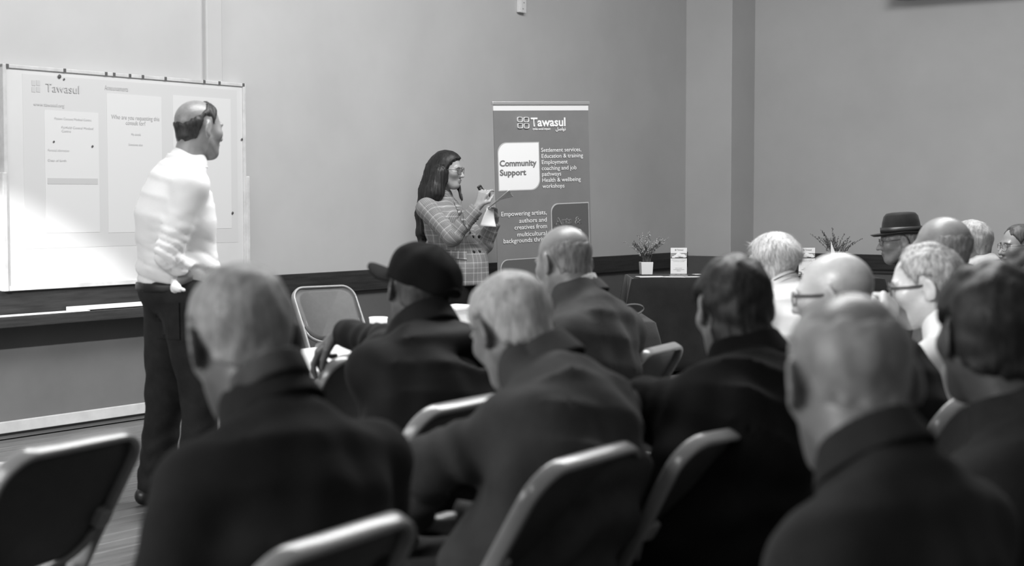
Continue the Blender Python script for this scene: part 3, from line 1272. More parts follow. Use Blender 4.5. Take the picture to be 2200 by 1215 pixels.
# ------------------------------------------------------------------ head
def head_base(q, jaw=1.0):
    a = q.copy()
    a[:, 0] = np.abs(a[:, 0])
    d = ell(q, (0, -.014, .034), (.0755, .098, .085))
    d = smin(d, ell(q, (0, .024, -.030), (.0605 * jaw, .068, .082)), .03)
    d = smin(d, ell(q, (0, .056, -.090), (.030 * jaw, .030, .026)), .03)
    d = smin(d, rcone(a, (.050 * jaw, -.005, -.048), (.026 * jaw, .052, -.094), .018, .016), .03)
    return d


def head_full(q, o):
    jaw = o.get('jaw', 1.0)
    a = q.copy()
    a[:, 0] = np.abs(a[:, 0])
    d = head_base(q, jaw)
    d = smin(d, ell(a, (.042, .058, -.014), (.022, .022, .020)), .03)
    d = smin(d, ell(a, (.026, .079, .027), (.028, .011, .008)), .018)
    ns = o.get('nose', 1.0)
    d = smax(d, -ell(a, (.032, .103, .008), (.019, .020, .014)), .014)
    d = smin(d, ell(a, (.032, .075, .006), (.0135, .0125, .0125)), .004)
    d = smin(d, rcone(q, (0, .082, .018), (0, .082 + .026 * ns, -.028), .008, .0115), .014)
    d = smin(d, ell(a, (.012, .095, -.031), (.008, .010, .008)), .009)
    d = smin(d, ell(q, (0, .087, -.0565), (.024, .013, .0058)), .007)
    d = smin(d, ell(q, (0, .085, -.0675), (.020, .012, .0062)), .007)
    d = smax(d, -ell(q, (0, .104, -.0622), (.022, .012, .0016)), .005)
    # ear
    es = o.get('ear', 1.0)
    R = rz(math.radians(22)) @ rx(math.radians(-12))
    e = ellR(a, (.0835, -.018, .000), (.0070, .0185 * es, .031 * es), R)
    e = smin(e, ellR(a, (.079, -.010, -.026), (.007, .009, .011), R), .008)
    e = smin(e, rcone(a, (.070, -.010, .0), (.082, -.014, .0), .012, .010), .008)
    d = smin(d, e, .007)
    d = smax(d, -ellR(a, (.0935, -.0115, .003), (.0085, .0105 * es, .020 * es), R), .004)
    return d


HL_Y = np.array([-.14, -.085, -.052, -.042, -.032, .008, .018, .034, .055, .078, .12])
HL_FULL = np.array([-.072, -.068, -.055, -.020, .030, .032, .006, .028, .062, .080, .085])


def hair_edge(q, style):
    """signed distance-like value, positive inside the hair area"""
    zl = np.interp(q[:, 1], HL_Y, HL_FULL + 0.0)
    e = q[:, 2] - zl
    if style == 'full':
        return e
    if style == 'receding':        # high forehead
        e2 = .065 - (q[:, 1] + .25 * (q[:, 2] - .09))
        return np.minimum(e, e2)
    if style == 'fringe':          # bald on top
        zt = np.interp(q[:, 1], [-.12, -.07, 0, .06], [.070, .075, .062, .040])
        return np.minimum(e, zt - q[:, 2])
    if style == 'low_fringe':
        zt = np.interp(q[:, 1], [-.12, -.07, 0, .06], [.035, .045, .038, .020])
        return np.minimum(e, zt - q[:, 2])
    if style == 'tonsure':         # bald crown at the back, hair in front and at the sides
        c = np.sqrt(((q[:, 0]) / 1.0) ** 2 + ((q[:, 1] + .075) / 1.1) ** 2 + ((q[:, 2] - .092) / 1.0) ** 2)
        return np.minimum(e, c - .066)
    if style == 'tonsure_small':
        c = np.sqrt((q[:, 0]) ** 2 + ((q[:, 1] + .045)) ** 2 + ((q[:, 2] - .105)) ** 2)
        return np.minimum(e, c - .040)
    return e


def sstep(x, a, b):
    t = np.clip((x - a) / (b - a), 0, 1)
    return t * t * (3 - 2 * t)


# ------------------------------------------------------------------ hands
def hand_frame(fwd, nrm):
    f = np.asarray(fwd, float)
    f /= np.linalg.norm(f)
    n = np.asarray(nrm, float)
    n -= f * (n @ f)
    n /= np.linalg.norm(n)
    s = np.cross(f, n)
    return f, n, s


def hand_parts(wrist, fwd, nrm, side, curl=.5, thumb=.5, spread=.12, s=1.0, curls=None):
    """list of round cones of a hand. nrm = direction the palm faces; side=+1 right hand, -1 left"""
    f, n, sd = hand_frame(fwd, nrm)
    # for a right hand with palm down (n=-z) and fingers forward (y): thumb to the left
    tdir = np.cross(n, f) * side
    W = np.asarray(wrist, float)
    out = []
    palm0, palm1 = W + f * .012 * s, W + f * .082 * s
    for k in (-1, -.33, .33, 1):
        off = tdir * (k * .028 * s)
        out.append((W + f * .01 * s + off * .55, palm1 + off, .017 * s, .0135 * s, .012))
    lens = (.060, .082, .088, .080)     # little .. index
    for i in range(4):
        k = (-1, -.33, .33, 1)[i]
        c = curls[i] if curls is not None else curl
        base = palm1 + tdir * (k * .028 * s)
        dirf = f + tdir * (k * spread)
        dirf /= np.linalg.norm(dirf)
        p = base
        ang = 0
        for seg, (fr, r0, r1) in enumerate(((.46, .0098, .0088), (.31, .0088, .0080), (.25, .0080, .0068))):
            ang += c * (1.25, 1.55, .9)[seg]
            dd = dirf * math.cos(ang) + n * math.sin(ang)
            p2 = p + dd * lens[i] * s * fr
            out.append((p, p2, r0 * s, r1 * s, .003))
            p = p2
    # thumb
    b = W + f * .022 * s + tdir * .026 * s
    d1 = f * .55 + tdir * .75 + n * .25
    d1 /= np.linalg.norm(d1)
    d2 = f * (.95) + tdir * (.25 - .6 * thumb) + n * (.15 + .75 * thumb)
    d2 /= np.linalg.norm(d2)
    p1 = b + d1 * .040 * s
    p2 = p1 + d2 * .034 * s
    d3 = d2 + n * .5 * thumb + tdir * (-.35 * thumb)
    d3 /= np.linalg.norm(d3)
    p3 = p2 + d3 * .027 * s
    out += [(b, p1, .015 * s, .0125 * s, .010), (p1, p2, .0115 * s, .0100 * s, .003), (p2, p3, .0100 * s, .0080 * s, .003)]
    return out


# ------------------------------------------------------------------ figures
def skin_mat(name, v, rough=.36):
    return mat(name, v, rough, .5, noise=.10, nscale=25, tint=True, bump=.06, bscale=120)


def hair_mat(name, v, noise=.4, stretch=(60, 60, 12), rough=.5):
    return mat(name, v, rough, .35, noise=noise, nscale=1.6, stretch=stretch, detail=6)


def strands(rng, verts, nrm, m, n, flow, L, w, lift=.25, crown=None, segs=2):
    cand = np.where(m > .12)[0]
    if len(cand) == 0:
        return np.zeros((0, 3)), np.zeros((0, 3), int)
    pick = rng.choice(cand, n)
    base = verts[pick] - nrm[pick] * .002
    N = nrm[pick]
    fl = flow(verts[pick])
    fl = fl + rng.normal(0, .28, fl.shape)
    fl -= N * (fl * N).sum(1)[:, None]
    fl /= np.linalg.norm(fl, axis=1)[:, None] + 1e-9
    Ls = (L * rng.uniform(.6, 1.2, n))[:, None]
    side = np.cross(fl, N)
    lf = (lift * rng.uniform(.3, 1.6, n))[:, None]
    p1 = base + fl * Ls * .5 + N * Ls * lf * .7
    p2 = base + fl * Ls + N * Ls * lf * .55
    a, b = base - side * w * .5, base + side * w * .5
    c, d = p1 - side * w * .4, p1 + side * w * .4
    V_ = np.stack([a, b, c, d, p2], 1).reshape(-1, 3)
    i = np.arange(n)[:, None] * 5
    tris = np.concatenate([i + [[0, 1, 3]], i + [[0, 3, 2]], i + [[2, 3, 4]]])
    return V_, tris


def unit(v):
    v = np.asarray(v, float)
    return v / (np.linalg.norm(v) + 1e-12)


def spline(x, n):
    """Catmull-Rom resampling of a short list of nodes"""
    x = np.asarray(x, float)
    one = x.ndim == 1
    x = x[:, None] if one else x
    k = len(x)
    e = np.concatenate([[2 * x[0] - x[1]], x, [2 * x[-1] - x[-2]]])
    out = []
    for i in range(n):
        f = (k - 1) * i / (n - 1)
        s = min(int(f), k - 2)
        t = f - s
        p0, p1, p2, p3 = e[s], e[s + 1], e[s + 2], e[s + 3]
        out.append(.5 * (2 * p1 + (p2 - p0) * t + (2 * p0 - 5 * p1 + 4 * p2 - p3) * t * t + (3 * p1 - p0 - 3 * p2 + p3) * t ** 3))
    out = np.array(out)
    return out[:, 0] if one else out


class Figure:
    pass


def person(label, head, pelvis, psi, hpsi, pitch=0, roll=0, hs=1.0, stand=False, sw=.185, girth=1.0,
           skin=.32, skin_name='skin_mid', face=None, hair=None, top=None, arms=None, legs=None, h=.006, seed=1,
           hunch=.05, zp=None, height=None):
    G = Figure()
    ps = math.radians(psi)
    R = rz(ps)
    root_w = np.array([pelvis[0], pelvis[1], 0.0])
    root = empty('person', tuple(root_w), ps)
    tag(root, label, 'person')

    def loc(w_):
        return R.T @ (np.asarray(w_, float) - root_w)

    def pxl(px, py, d):
        return loc(at(px, py, d))
    G.root, G.loc, G.pxl, G.R = root, loc, pxl, R
    H = loc(at(*head))
    Rh = rz(math.radians(hpsi - psi)) @ rx(-math.radians(pitch)) @ ry(math.radians(roll))
    G.H, G.Rh = H, Rh
    G.hs = hs
    face = face or {}
    top = top or {}
    nbv = np.array([0, -.035, -.10]) * hs
    N = H + (np.array([0, -.045, -.175]) if stand else np.array([0, -.072, -.126])) * hs + .45 * (Rh @ nbv - nbv)
    N = N + np.asarray(top.get('neck_off', (0, 0, 0)))
    G.N = N
    if zp is None:
        zp = .96 if stand else .53
    P0 = np.array([0, 0, zp])
    ts = np.array([0, .30, .60, .86, 1.0])
    bul = np.array([0, .55, 1.0, .75, 0]) * hunch
    nodes = [P0 + (N - P0) * t + np.array([0, -b, 0]) for t, b in zip(ts, bul)]
    A = np.array([.165, .155, .172, .150, .062]) * girth
    Bb = np.array([.118, .112, .118, .085, .058]) * girth
    nodes, A, Bb = spline(nodes, 9), spline(A, 9), spline(Bb, 9)
    G.nodes, G.A, G.B = nodes, A, Bb
    tw = math.radians(top.get('twist', 0))
    sv = rz(tw) @ np.array([1.0, 0, 0])
    drop = top.get('drop', .062) + (0 if stand else .018)
    S = {}
    for k, sg in (('L', -1), ('R', 1)):
        S[k] = N + sg * sv * sw + np.array([0, -.02 - hunch * .4, -drop])
    G.S = S
    # arms
    arms = dict(arms or {})
    J = {}
    for k, sg in (('L', -1), ('R', 1)):
        a = dict(arms.get(k, {}))
        if 'wrist' not in a:
            if stand:
                a['wrist'] = S[k] + np.array([sg * .06, .05, -.52])
            else:
                a['wrist'] = np.array([sg * .09, max(N[1], 0) + .20, .63])
        Wp = np.asarray(a['wrist'], float)
        if 'elbow' not in a:
            mid = (S[k] + Wp) / 2
            dlen = np.linalg.norm(Wp - S[k])
            off = math.sqrt(max(.28 ** 2 - (dlen / 2) ** 2, .0004))
            pole = np.asarray(a.get('pole', (sg * .55, -.5, -.75)), float)
            ax = unit(Wp - S[k])
            pole = unit(pole - ax * (pole @ ax))
            a['elbow'] = mid + pole * off
        a['wrist'] = Wp
        a['elbow'] = np.asarray(a['elbow'], float)
        a.setdefault('fwd', unit(Wp - a['elbow']))
        a.setdefault('nrm', np.array([-sg * .4, .2, -.9]))
        J[k] = a
    G.J = J
    handp = {}
    for k, sg in (('L', -1), ('R', 1)):
        a = J[k]
        handp[k] = hand_parts(a['wrist'], a['fwd'], a['nrm'], sg, a.get('curl', .45), a.get('thumb', .5), a.get('spread', .1), a.get('hs', 1.0), a.get('curls'))

    def hd(p):
        q = ((p - H) @ Rh).astype(np.float32) / hs
        return q

    neck_a = H + Rh @ (np.array([0, -.030, -.045]) * hs)
    nr = face.get('neck', .056)

    def base_skin(p):
        q = hd(p)
        d = head_base(q, face.get('jaw', 1.0)) * hs
        d = smin(d, rcone(p, neck_a, N, nr * hs, nr * 1.05 * hs), .03)
        return d

    def skin_f(p):
        q = hd(p)
        d = head_full(q, face) * hs
        d = smin(d, rcone(p, neck_a, N, nr * hs, nr * 1.05 * hs), .025)
        body = loft(p, nodes, A * .9, Bb * .85)
        for k in ('L', 'R'):
            body = smin(body, rcone(p, N + [0, -.01, -.03], S[k], .045, .05), .05)
            body = smin(body, rcone(p, S[k], J[k]['elbow'], .047, .038), .03)
            body = smin(body, rcone(p, J[k]['elbow'], J[k]['wrist'], .037, .026), .02)
            # hand with a bounding test
            c = J[k]['wrist'] + unit(J[k]['fwd']) * .09
            near = ((p - c.astype(np.float32)) ** 2).sum(1) < .19 ** 2
            if near.any():
                pn = p[near]
                hdv = None
                for (x0, x1, r0, r1, kk) in handp[k]:
                    dd = rcone(pn, x0, x1, r0, r1)
                    hdv = dd if hdv is None else smin(hdv, dd, kk)
                body[near] = smin(body[near], hdv, .012)
        return smin(d, body, .03)

    pts = np.array([H + [.13, .14, .15], H - [.13, .14, .15], N, S['L'], S['R'], P0] +
                   [J[k][j] for k in 'LR' for j in ('elbow', 'wrist')] +
                   [x1 for k in 'LR' for (_, x1, _, _, _) in handp[k]])
    lo, hi = pts.min(0) - .07, pts.max(0) + .07
    lo[2] = min(lo[2], zp - .1)
    stub = face.get('stubble', 0.0)
    hstyle = (hair or {}).get('style', 'full')

    def skin_tint(p):
        q = hd(p)
        a = q.copy()
        a[:, 0] = np.abs(a[:, 0])
        t = np.ones(len(p), np.float32)
        lips = (np.abs(q[:, 2] + .062) < .011) & (a[:, 0] < .022) & (q[:, 1] > .075)
        t[lips] *= .72
        eye = ell(a, (.032, .084, .006), (.012, .02, .0055)) < 0
        t[eye] *= .30
        brow = ell(a, (.030, .088, .0275), (.021, .03, .0048)) < 0
        t[brow] *= face.get('brow', .45)
        if face.get('beard'):
            bd = (q[:, 2] < -.035) & (q[:, 1] > .0) & (q[:, 2] > -.13)
            t[bd] *= face['beard']
        if stub:
            e = hair_edge(q, (hair or {}).get('stub_style', 'full'))
            m = sstep(e, -.004, .02)
            t *= 1 - stub * m * (.7 + .3 * np.sin(q[:, 0] * 210 + 3 * np.sin(q[:, 2] * 170)) * np.sin(q[:, 1] * 190))
        return t

    G.body = sdf_obj('body', skin_f, lo, hi, h, skin_mat(skin_name, skin), root, skin_tint, 1)
    G.skin_f, G.base_skin, G.hd = skin_f, base_skin, hd

    # ---- hair
    if hair:
        hh = hair.get('h', .012)
        amp = hair.get('amp', .004)

        def thick(p):
            q = hd(p)
            e = hair_edge(q, hstyle) + hair.get('ragged', .007) * wob(q, 140, seed + 2)
            m = sstep(e, 0, hair.get('soft', .02))
            if 'cover' in hair:
                m = np.maximum(m, hair['cover'](q))
            vol = hair['vol'](q) if 'vol' in hair else 0.0
            nz = wob(q, hair.get('freq', 70), seed + .3) * amp + wob(q * np.array([2.2, 2.2, .6], np.float32), 90, seed) * amp * hair.get('groove', .3)
            return (hh + nz + vol) * m - .005 * (1 - m), m

        def hair_f(p):
            t, m = thick(p)
            d = base_skin(p) - t * hs
            if 'extra' in hair:
                d = smin(d, hair['extra'](p, G), .02)
            return d
        lo_h = H - np.array([.19, .19, .17]) * hs
        hi_h = H + np.array([.19, .19, .19]) * hs
        if 'lo' in hair:
            lo_h = np.minimum(lo_h, hair['lo'](G))
            hi_h = np.maximum(hi_h, hair['hi'](G))
        hv, hq = surface(hair_f, lo_h, hi_h, hair.get('res', .005))
        keep = None
        # drop the part of the shell hidden under the skin
        t_, m_ = thick(hv.astype(np.float32))
        if 'extra' in hair:
            m_ = np.maximum(m_, (hair['extra'](hv.astype(np.float32), G) < .012).astype(np.float32))
        kq = (m_[hq] > .02).any(1)
        hq = hq[kq]
        used = np.unique(hq)
        rem = np.full(len(hv), -1)
        rem[used] = np.arange(len(used))
        hv, hq, m_ = hv[used], rem[hq], m_[used]
        hn = vnormals(hv, hq)
        rng = np.random.default_rng(seed)
        crown = H + Rh @ (np.array(hair.get('crown', (0, -.05, .11))) * hs)
        down = Rh @ np.array(hair.get('flow', (0, -.2, -1.0)))

        def flow(x):
            rad = x - crown
            rad /= np.linalg.norm(rad, axis=1)[:, None] + 1e-6
            return rad * hair.get('radial', .8) + down * hair.get('down', .5)
        sv_, st_ = strands(rng, hv, hn, m_, hair.get('n', 1600), flow, hair.get('L', .018), hair.get('w', .0016) * .8, hair.get('lift', .3) * .6)
        allv = np.concatenate([hv, sv_])
        me = np_mesh('hair', allv, hq, st_ + len(hv), True)
        G.hair = obj('hair', me, hair_mat(hair.get('mat', 'hair_grey'), hair.get('v', .3), hair.get('noise', .45), hair.get('stretch', (60, 60, 14))), root)

    # ---- garment
    th = top.get('thick', .020)
    fold = top.get('fold', .006)
    low = top.get('low', .10)
    el_r = top.get('sleeve', (.068, .058, .052, .046))

    hipw = top.get('hip', 1.0)

    def garment(p):
        d = loft(p, nodes, A * top.get('aw', 1.0) + th, Bb * top.get('bw', 1.0) + th, 2.25)
        d = smin(d, rcone(p, N + [0, -.018, -.045], N + [0, -.018, -.05], .055 + th * .6, .055 + th * .6), .05)
        for k in ('L', 'R'):
            d = smin(d, rcone(p, N + [0, -.02, -.045], S[k], .052 + th * .3, el_r[0]), .05)
        if stand and low:
            d = smin(d, rcone(p, P0 + [0, 0, .02], P0 - [0, 0, low], .15 * hipw, .155 * hipw), .05)
            d = smax(d, (P0[2] - low) - p[:, 2], .012)
        d = d + fold * (wob(p * np.array([1, 1, .55], np.float32), 26, seed) * .9 + .7 * np.sin(p[:, 2] * 42 + 5 * p[:, 0] * np.sign(p[:, 0]) * 4 + 2.5 * wob(p, 11, seed + 1)) * np.clip(1.2 - np.abs(p[:, 2] - nodes[2][2]) / .22, 0, 1))
        for k, sg in (('L', -1), ('R', 1)):
            Wc = J[k]['wrist'] - unit(J[k]['wrist'] - J[k]['elbow']) * J[k].get('cuff', .012)
            dd = rcone_fold(p, S[k], J[k]['elbow'], el_r[0], el_r[1], fold * .8, 4.0, seed + sg, .3)
            d2 = rcone_fold(p, J[k]['elbow'], Wc, el_r[2], el_r[3], fold * .8, 4.0, seed + 2 * sg, .9)
            dirw = unit(J[k]['wrist'] - J[k]['elbow']).astype(np.float32)
            d2 = smax(d2, ((p - Wc.astype(np.float32)) @ dirw), .006)
            dd = smin(dd, d2, .025)
            d = smin(d, dd, .03)
        if 'extra' in top:
            d = top['extra'](p, d, G)
        return d
    G.garment = garment
    pts = np.array([N, S['L'], S['R'], P0 - [.2 * girth, .2, (low + .02) if stand else .1], P0 + [.2 * girth, .2, 0]] + [J[k][j] for k in 'LR' for j in ('elbow', 'wrist')])
    lo, hi = pts.min(0) - .11, pts.max(0) + .11
    lo[2] = pts[:, 2].min() - (.02 if stand else .08)
    G.jacket = sdf_obj(top.get('name', 'jacket'), garment, lo, hi, top.get('res', .009), top['mat'], root, None, top.get('relax', 5))
    if top.get('weave'):
        me = G.jacket.data
        co = np.zeros(len(me.vertices) * 3, np.float32)
        me.vertices.foreach_get('co', co)
        co = co.reshape(-1, 3)
        wv = np.stack([np.arctan2(co[:, 0], -co[:, 1]) * .17, co[:, 2], co[:, 2] * 0], 1)
        bestd = loft(co, nodes, A + th, Bb + th) - .02
        for k in 'LR':
            off = 0.0
            for (a_, b_, r_) in ((S[k], J[k]['elbow'], .058), (J[k]['elbow'], J[k]['wrist'], .05)):
                ba = b_ - a_
                Ln = np.linalg.norm(ba)
                ax = ba / Ln
                t = np.clip((co - a_) @ ax, 0, Ln)
                q = co - a_ - t[:, None] * ax
                e1 = unit(np.cross(ax, [.3, .2, 1.0]))
                e2_ = np.cross(ax, e1)
                dd = np.linalg.norm(q, axis=1) - r_
                new = np.stack([np.arctan2(q @ e1, q @ e2_) * .055, off - t, t * 0], 1)
                m = dd < bestd
                wv[m] = new[m]
                bestd = np.minimum(bestd, dd)
                off -= Ln
        at_ = me.attributes.new('weave', 'FLOAT_VECTOR', 'POINT')
        at_.data.foreach_set('vector', wv.astype(np.float32).ravel())
    # ---- collar
    for ci, c in enumerate(top.get('collars', [])):
        cen = N + np.array([0, (-.012 if stand else .006) + c.get('dy', 0), c.get('dz', .0) + (0 if stand else .022)])
        axis = unit(0.5 * (neck_a - N) / np.linalg.norm(neck_a - N) + np.array([0, c.get('tilt', -.10 if stand else .42), 1.0]))
        xa = unit(np.cross(np.array([0, 1.0, 0]), axis))
        ya = np.cross(axis, xa)
        Rc = np.stack([xa, ya, axis], 1)
        ra, rb = c.get('r', (.068, .070))
        hgt, fl, tk = c.get('h', .05), c.get('flare', .3), c.get('t', .006)
        gap = c.get('gap', .35)

        def collar_f(p, cen=cen, Rc=Rc, ra=ra, rb=rb, hgt=hgt, fl=fl, tk=tk, gap=gap):
            q = (p - cen) @ Rc
            fr = 1 - fl * (q[:, 2] / ra)
            fr = np.maximum(fr, .3)
            rr = np.sqrt((q[:, 0] / ra) ** 2 + (q[:, 1] / rb) ** 2)
            d = np.abs(rr - fr) * min(ra, rb) - tk
            zc = q[:, 2] + .012 * (q[:, 1] / rb)
            d = smax(d, np.abs(zc) - hgt / 2, .006)
            ang = np.abs(np.arctan2(q[:, 0], q[:, 1]))
            d = smax(d, (gap - ang) * .06, .006)
            return d
        ex = max(ra, rb) * 1.9
        sdf_obj('collar', collar_f, cen - [ex, ex, hgt + .03], cen + [ex, ex, hgt + .03], c.get('res', .0045), c.get('mat', top['mat']), G.jacket)
    # ---- legs
    lg = legs or {}
    Mt = lg.get('mat', MATS.get('dark_trousers') or mat('dark_trousers', .022, .8, .15, noise=.2, nscale=20))
    if stand:
        hipz = zp - .04
        K = {'L': lg.get('Lk', (-.10, .03, .50)), 'R': lg.get('Rk', (.10, .03, .50))}
        An = {'L': lg.get('La', (-.11, .0, .09)), 'R': lg.get('Ra', (.11, .0, .09))}
        tr_ = lg.get('r', (.105, .075, .07, .06))
    else:
        hipz = .535
        K = {'L': lg.get('Lk', (-.14, .43, .50)), 'R': lg.get('Rk', (.14, .43, .50))}
        An = {'L': lg.get('La', (-.14, .40, .09)), 'R': lg.get('Ra', (.14, .40, .09))}
        tr_ = (.088, .07, .065, .055)
    Hp = {'L': np.array([-.092, 0, hipz]), 'R': np.array([.092, 0, hipz])}

    def legs_f(p):
        d = ell(p, P0 + [0, -.01, .0], lg.get('seat', (.175 * girth, .135 * girth, .12)))
        for k in 'LR':
            kk, aa = np.asarray(K[k], float), np.asarray(An[k], float)
            d2 = smin(rcone_fold(p, Hp[k], kk, tr_[0], tr_[1], .004, 3, seed, .2), rcone_fold(p, kk, aa, tr_[2], tr_[3], .005, 5, seed + 1, .2), .03)
            d2 = smax(d2, (aa[2] - .05) - p[:, 2], .008)
            d = smin(d, d2, .035)
        if stand:
            d = smax(d, p[:, 2] - (zp + .055), .006)
        return d
    G.legs_f = legs_f
    kp = np.array([K['L'], K['R'], An['L'], An['R'], P0 - [.18 * girth, .14, .0], P0 + [.18 * girth, .14, .13]])
    G.trousers = sdf_obj('trousers', legs_f, kp.min(0) - .12, kp.max(0) + .12, lg.get('res', .011), Mt, root, None, 1)
    for k, sg in (('L', -1), ('R', 1)):
        a = np.asarray(An[k], float)
        fd = unit(np.asarray(lg.get('foot' + k, (sg * .15, 1, 0)), float))
        toe = a + fd * .17
        toe[2] = .035
        heel = a - fd * .05
        heel[2] = .04

        def shoe(p, heel=heel, toe=toe, a=a):
            d = rcone(p, heel, toe, .042, .036)
            d = smin(d, rcone(p, a, [a[0], a[1], .05], .045, .045), .03)
            return smax(d, .002 - p[:, 2], .004)
        q_ = np.array([heel, toe, a])
        sdf_obj('shoe', shoe, q_.min(0) - [.07, .07, .1], q_.max(0) + .07, .008, mat('black_shoe', .015, .35, .5), root, None, 1)
    return G


def head_mat4(G):
    M = Matrix.Identity(4)
    for i in range(3):
        for j in range(3):
            M[i][j] = G.Rh[i, j] * G.hs
        M[i][3] = G.H[i]
    return M


def glasses(G, m, lens_m=None, w=.024, hgt=.019, r=.0017, tint=None, square=2.6, y=.101):
    root = empty('glasses')
    root.parent = G.root
    root.matrix_local = head_mat4(G)
    prof = circ(r, 6)
    for sg in (-1, 1):
        path = []
        for i in range(24):
            a = 2 * math.pi * i / 24
            c, s = math.cos(a), math.sin(a)
            x = sg * .033 + w * np.sign(c) * abs(c) ** (2 / square)
            z = .004 + hgt * np.sign(s) * abs(s) ** (2 / square)
            path.append((x, y - .25 * max(0, abs(x) - .03), z))
        tube_obj('rim', path, prof, m, root, True, up=(0, 1, 0))
        cv = np.array(path)
        c0 = cv.mean(0)
        vv = np.concatenate([[c0], cv])
        tris = [(0, 1 + i, 1 + (i + 1) % 24) for i in range(24)]
        lens = obj('lens', np_mesh('lens', vv, None, tris, False), lens_m or mat('clear_lens', .8, .05, .5, alpha=.18), root)
        tube_obj('temple', [(sg * .056, y - .008, .012), (sg * .070, y - .03, .013), (sg * .0775, .045, .012), (sg * .080, -.008, .011), (sg * .081, -.028, -.006)],
                 circ(r * .8, 6, r * 1.6), m, root)
    tube_obj('bridge', [(-.010, y, .008), (0, y + .004, .011), (.010, y, .008)], prof, m, root)
    return root

# ------------------------------------------------------------------ cloth materials
def cloth(name, v, noise=.2, bump=.25, sheen=.02, rough=.85, bscale=260):
    return mat(name, v * 1.15, rough, .08, noise=noise, nscale=9, bump=bump, bscale=bscale, sheen=sheen)


def plaid_mat(name, base, light, dark, su=14.0, sv=14.0, weave=False):
    m = bpy.data.materials.new(name)
    m.use_nodes = True
    nt = m.node_tree
    b = nt.nodes['Principled BSDF']
    b.inputs['Roughness'].default_value = .85
    b.inputs['Specular IOR Level'].default_value = .1
    tc = nt.nodes.new('ShaderNodeTexCoord')
    sp = nt.nodes.new('ShaderNodeSeparateXYZ')
    nt.links.new(tc.outputs['Object'], sp.inputs[0])

    def M(op, a, c=None):
        n = nt.nodes.new('ShaderNodeMath')
        n.operation = op
        for i, x in enumerate((a, c)):
            if x is None:
                continue
            if isinstance(x, (int, float)):
                n.inputs[i].default_value = x
            else:
                nt.links.new(x, n.inputs[i])
        return n.outputs[0]
    if weave:
        a = nt.nodes.new('ShaderNodeAttribute')
        a.attribute_name = 'weave'
        nt.links.new(a.outputs['Vector'], sp.inputs[0])
        h_, v_ = sp.outputs[0], sp.outputs[1]
    else:
        h_, v_ = M('MULTIPLY', M('ARCTAN2', sp.outputs[0], sp.outputs[1]), .17), sp.outputs[2]

    def lines(coord, scale, spec):
        f = M('FRACT', M('MULTIPLY', coord, scale))
        tot = None
        for c, wd, amt in spec:
            l = M('MULTIPLY', M('LESS_THAN', M('ABSOLUTE', M('SUBTRACT', f, c)), wd), amt)
            tot = l if tot is None else M('ADD', tot, l)
        return tot
    if weave:
        spec = ((.04, .014, light), (.50, .014, light), (.76, .014, light * .6)) + tuple((c, .013, -dark) for c in (.12, .19, .26, .33, .40)) + ((.63, .10, -dark * .35), (.88, .08, -dark * .25))
    else:
        spec = ((.15, .05, light), (.30, .03, -dark), (.40, .03, -dark), (.50, .03, -dark), (.62, .05, light), (.82, .09, -dark * .45))
    v = M('ADD', M('ADD', lines(h_, su, spec), lines(v_, sv, spec)), base)
    n = nt.nodes.new('ShaderNodeTexNoise')
    n.inputs['Scale'].default_value = 300
    nt.links.new(tc.outputs['Object'], n.inputs['Vector'])
    v = M('MULTIPLY', v, M('ADD', M('MULTIPLY', n.outputs['Fac'], .5), .75))
    v = M('MAXIMUM', v, .015)
    nt.links.new(v, b.inputs['Base Color'])
    MATS[name] = m
    return m


M_coat1 = cloth('dark_wool_coat', .017)
M_coat2 = cloth('black_anorak', .010, rough=.6, bump=.08)
M_coat3 = cloth('grey_jacket_cloth', .048)
M_coat4 = cloth('suit_cloth', .060)
M_coat5 = cloth('black_overcoat', .009)
M_coat8 = cloth('dark_jacket_cloth', .026)
M_sweat = cloth('charcoal_sweater', .026, noise=.35, bump=.5)
M_blk = cloth('black_coat', .014)
M_shirtw = mat('white_shirt', .80, .75, .15, noise=.03, nscale=6, bump=.08, bscale=200)
M_blouse = mat('white_blouse', .80, .7, .2, noise=.03, nscale=6)
M_polo = mat('white_polo', .82, .8, .15, noise=.03, nscale=8)
M_pale = mat('pale_jacket', .60, .75, .15, noise=.05, nscale=8)
M_mid = cloth('grey_pullover', .09)
M_check = plaid_mat('check_shirt', .30, .3, .25, 60, 60)
M_plaid = plaid_mat('plaid_blazer', .235, .12, .085, 8.5, 8.5, True)
M_plaid2 = plaid_mat('plaid_flap', .225, .12, .085, 12, 12)
M_jeans = mat('dark_jeans', .020, .75, .15, noise=.25, nscale=14, bump=.15, bscale=150)
M_btrous = mat('black_trousers', .009, .8, .1)
mat('dark_trousers', .022, .8, .15, noise=.2, nscale=20)
M_gl_dark = mat('dark_glasses', .015, .25, .5)
M_gl_metal = mat('wire_glasses', .25, .25, .6, metal=.7)
M_gl_tint = mat('tinted_lens', .10, .08, .5, alpha=.55)


def turn_collar(m=None, h=.055, r=(.074, .078), flare=.42, **k):
    d = dict(h=h, r=r, flare=flare, t=.005, dz=.012)
    if m:
        d['mat'] = m
    d.update(k)
    return d


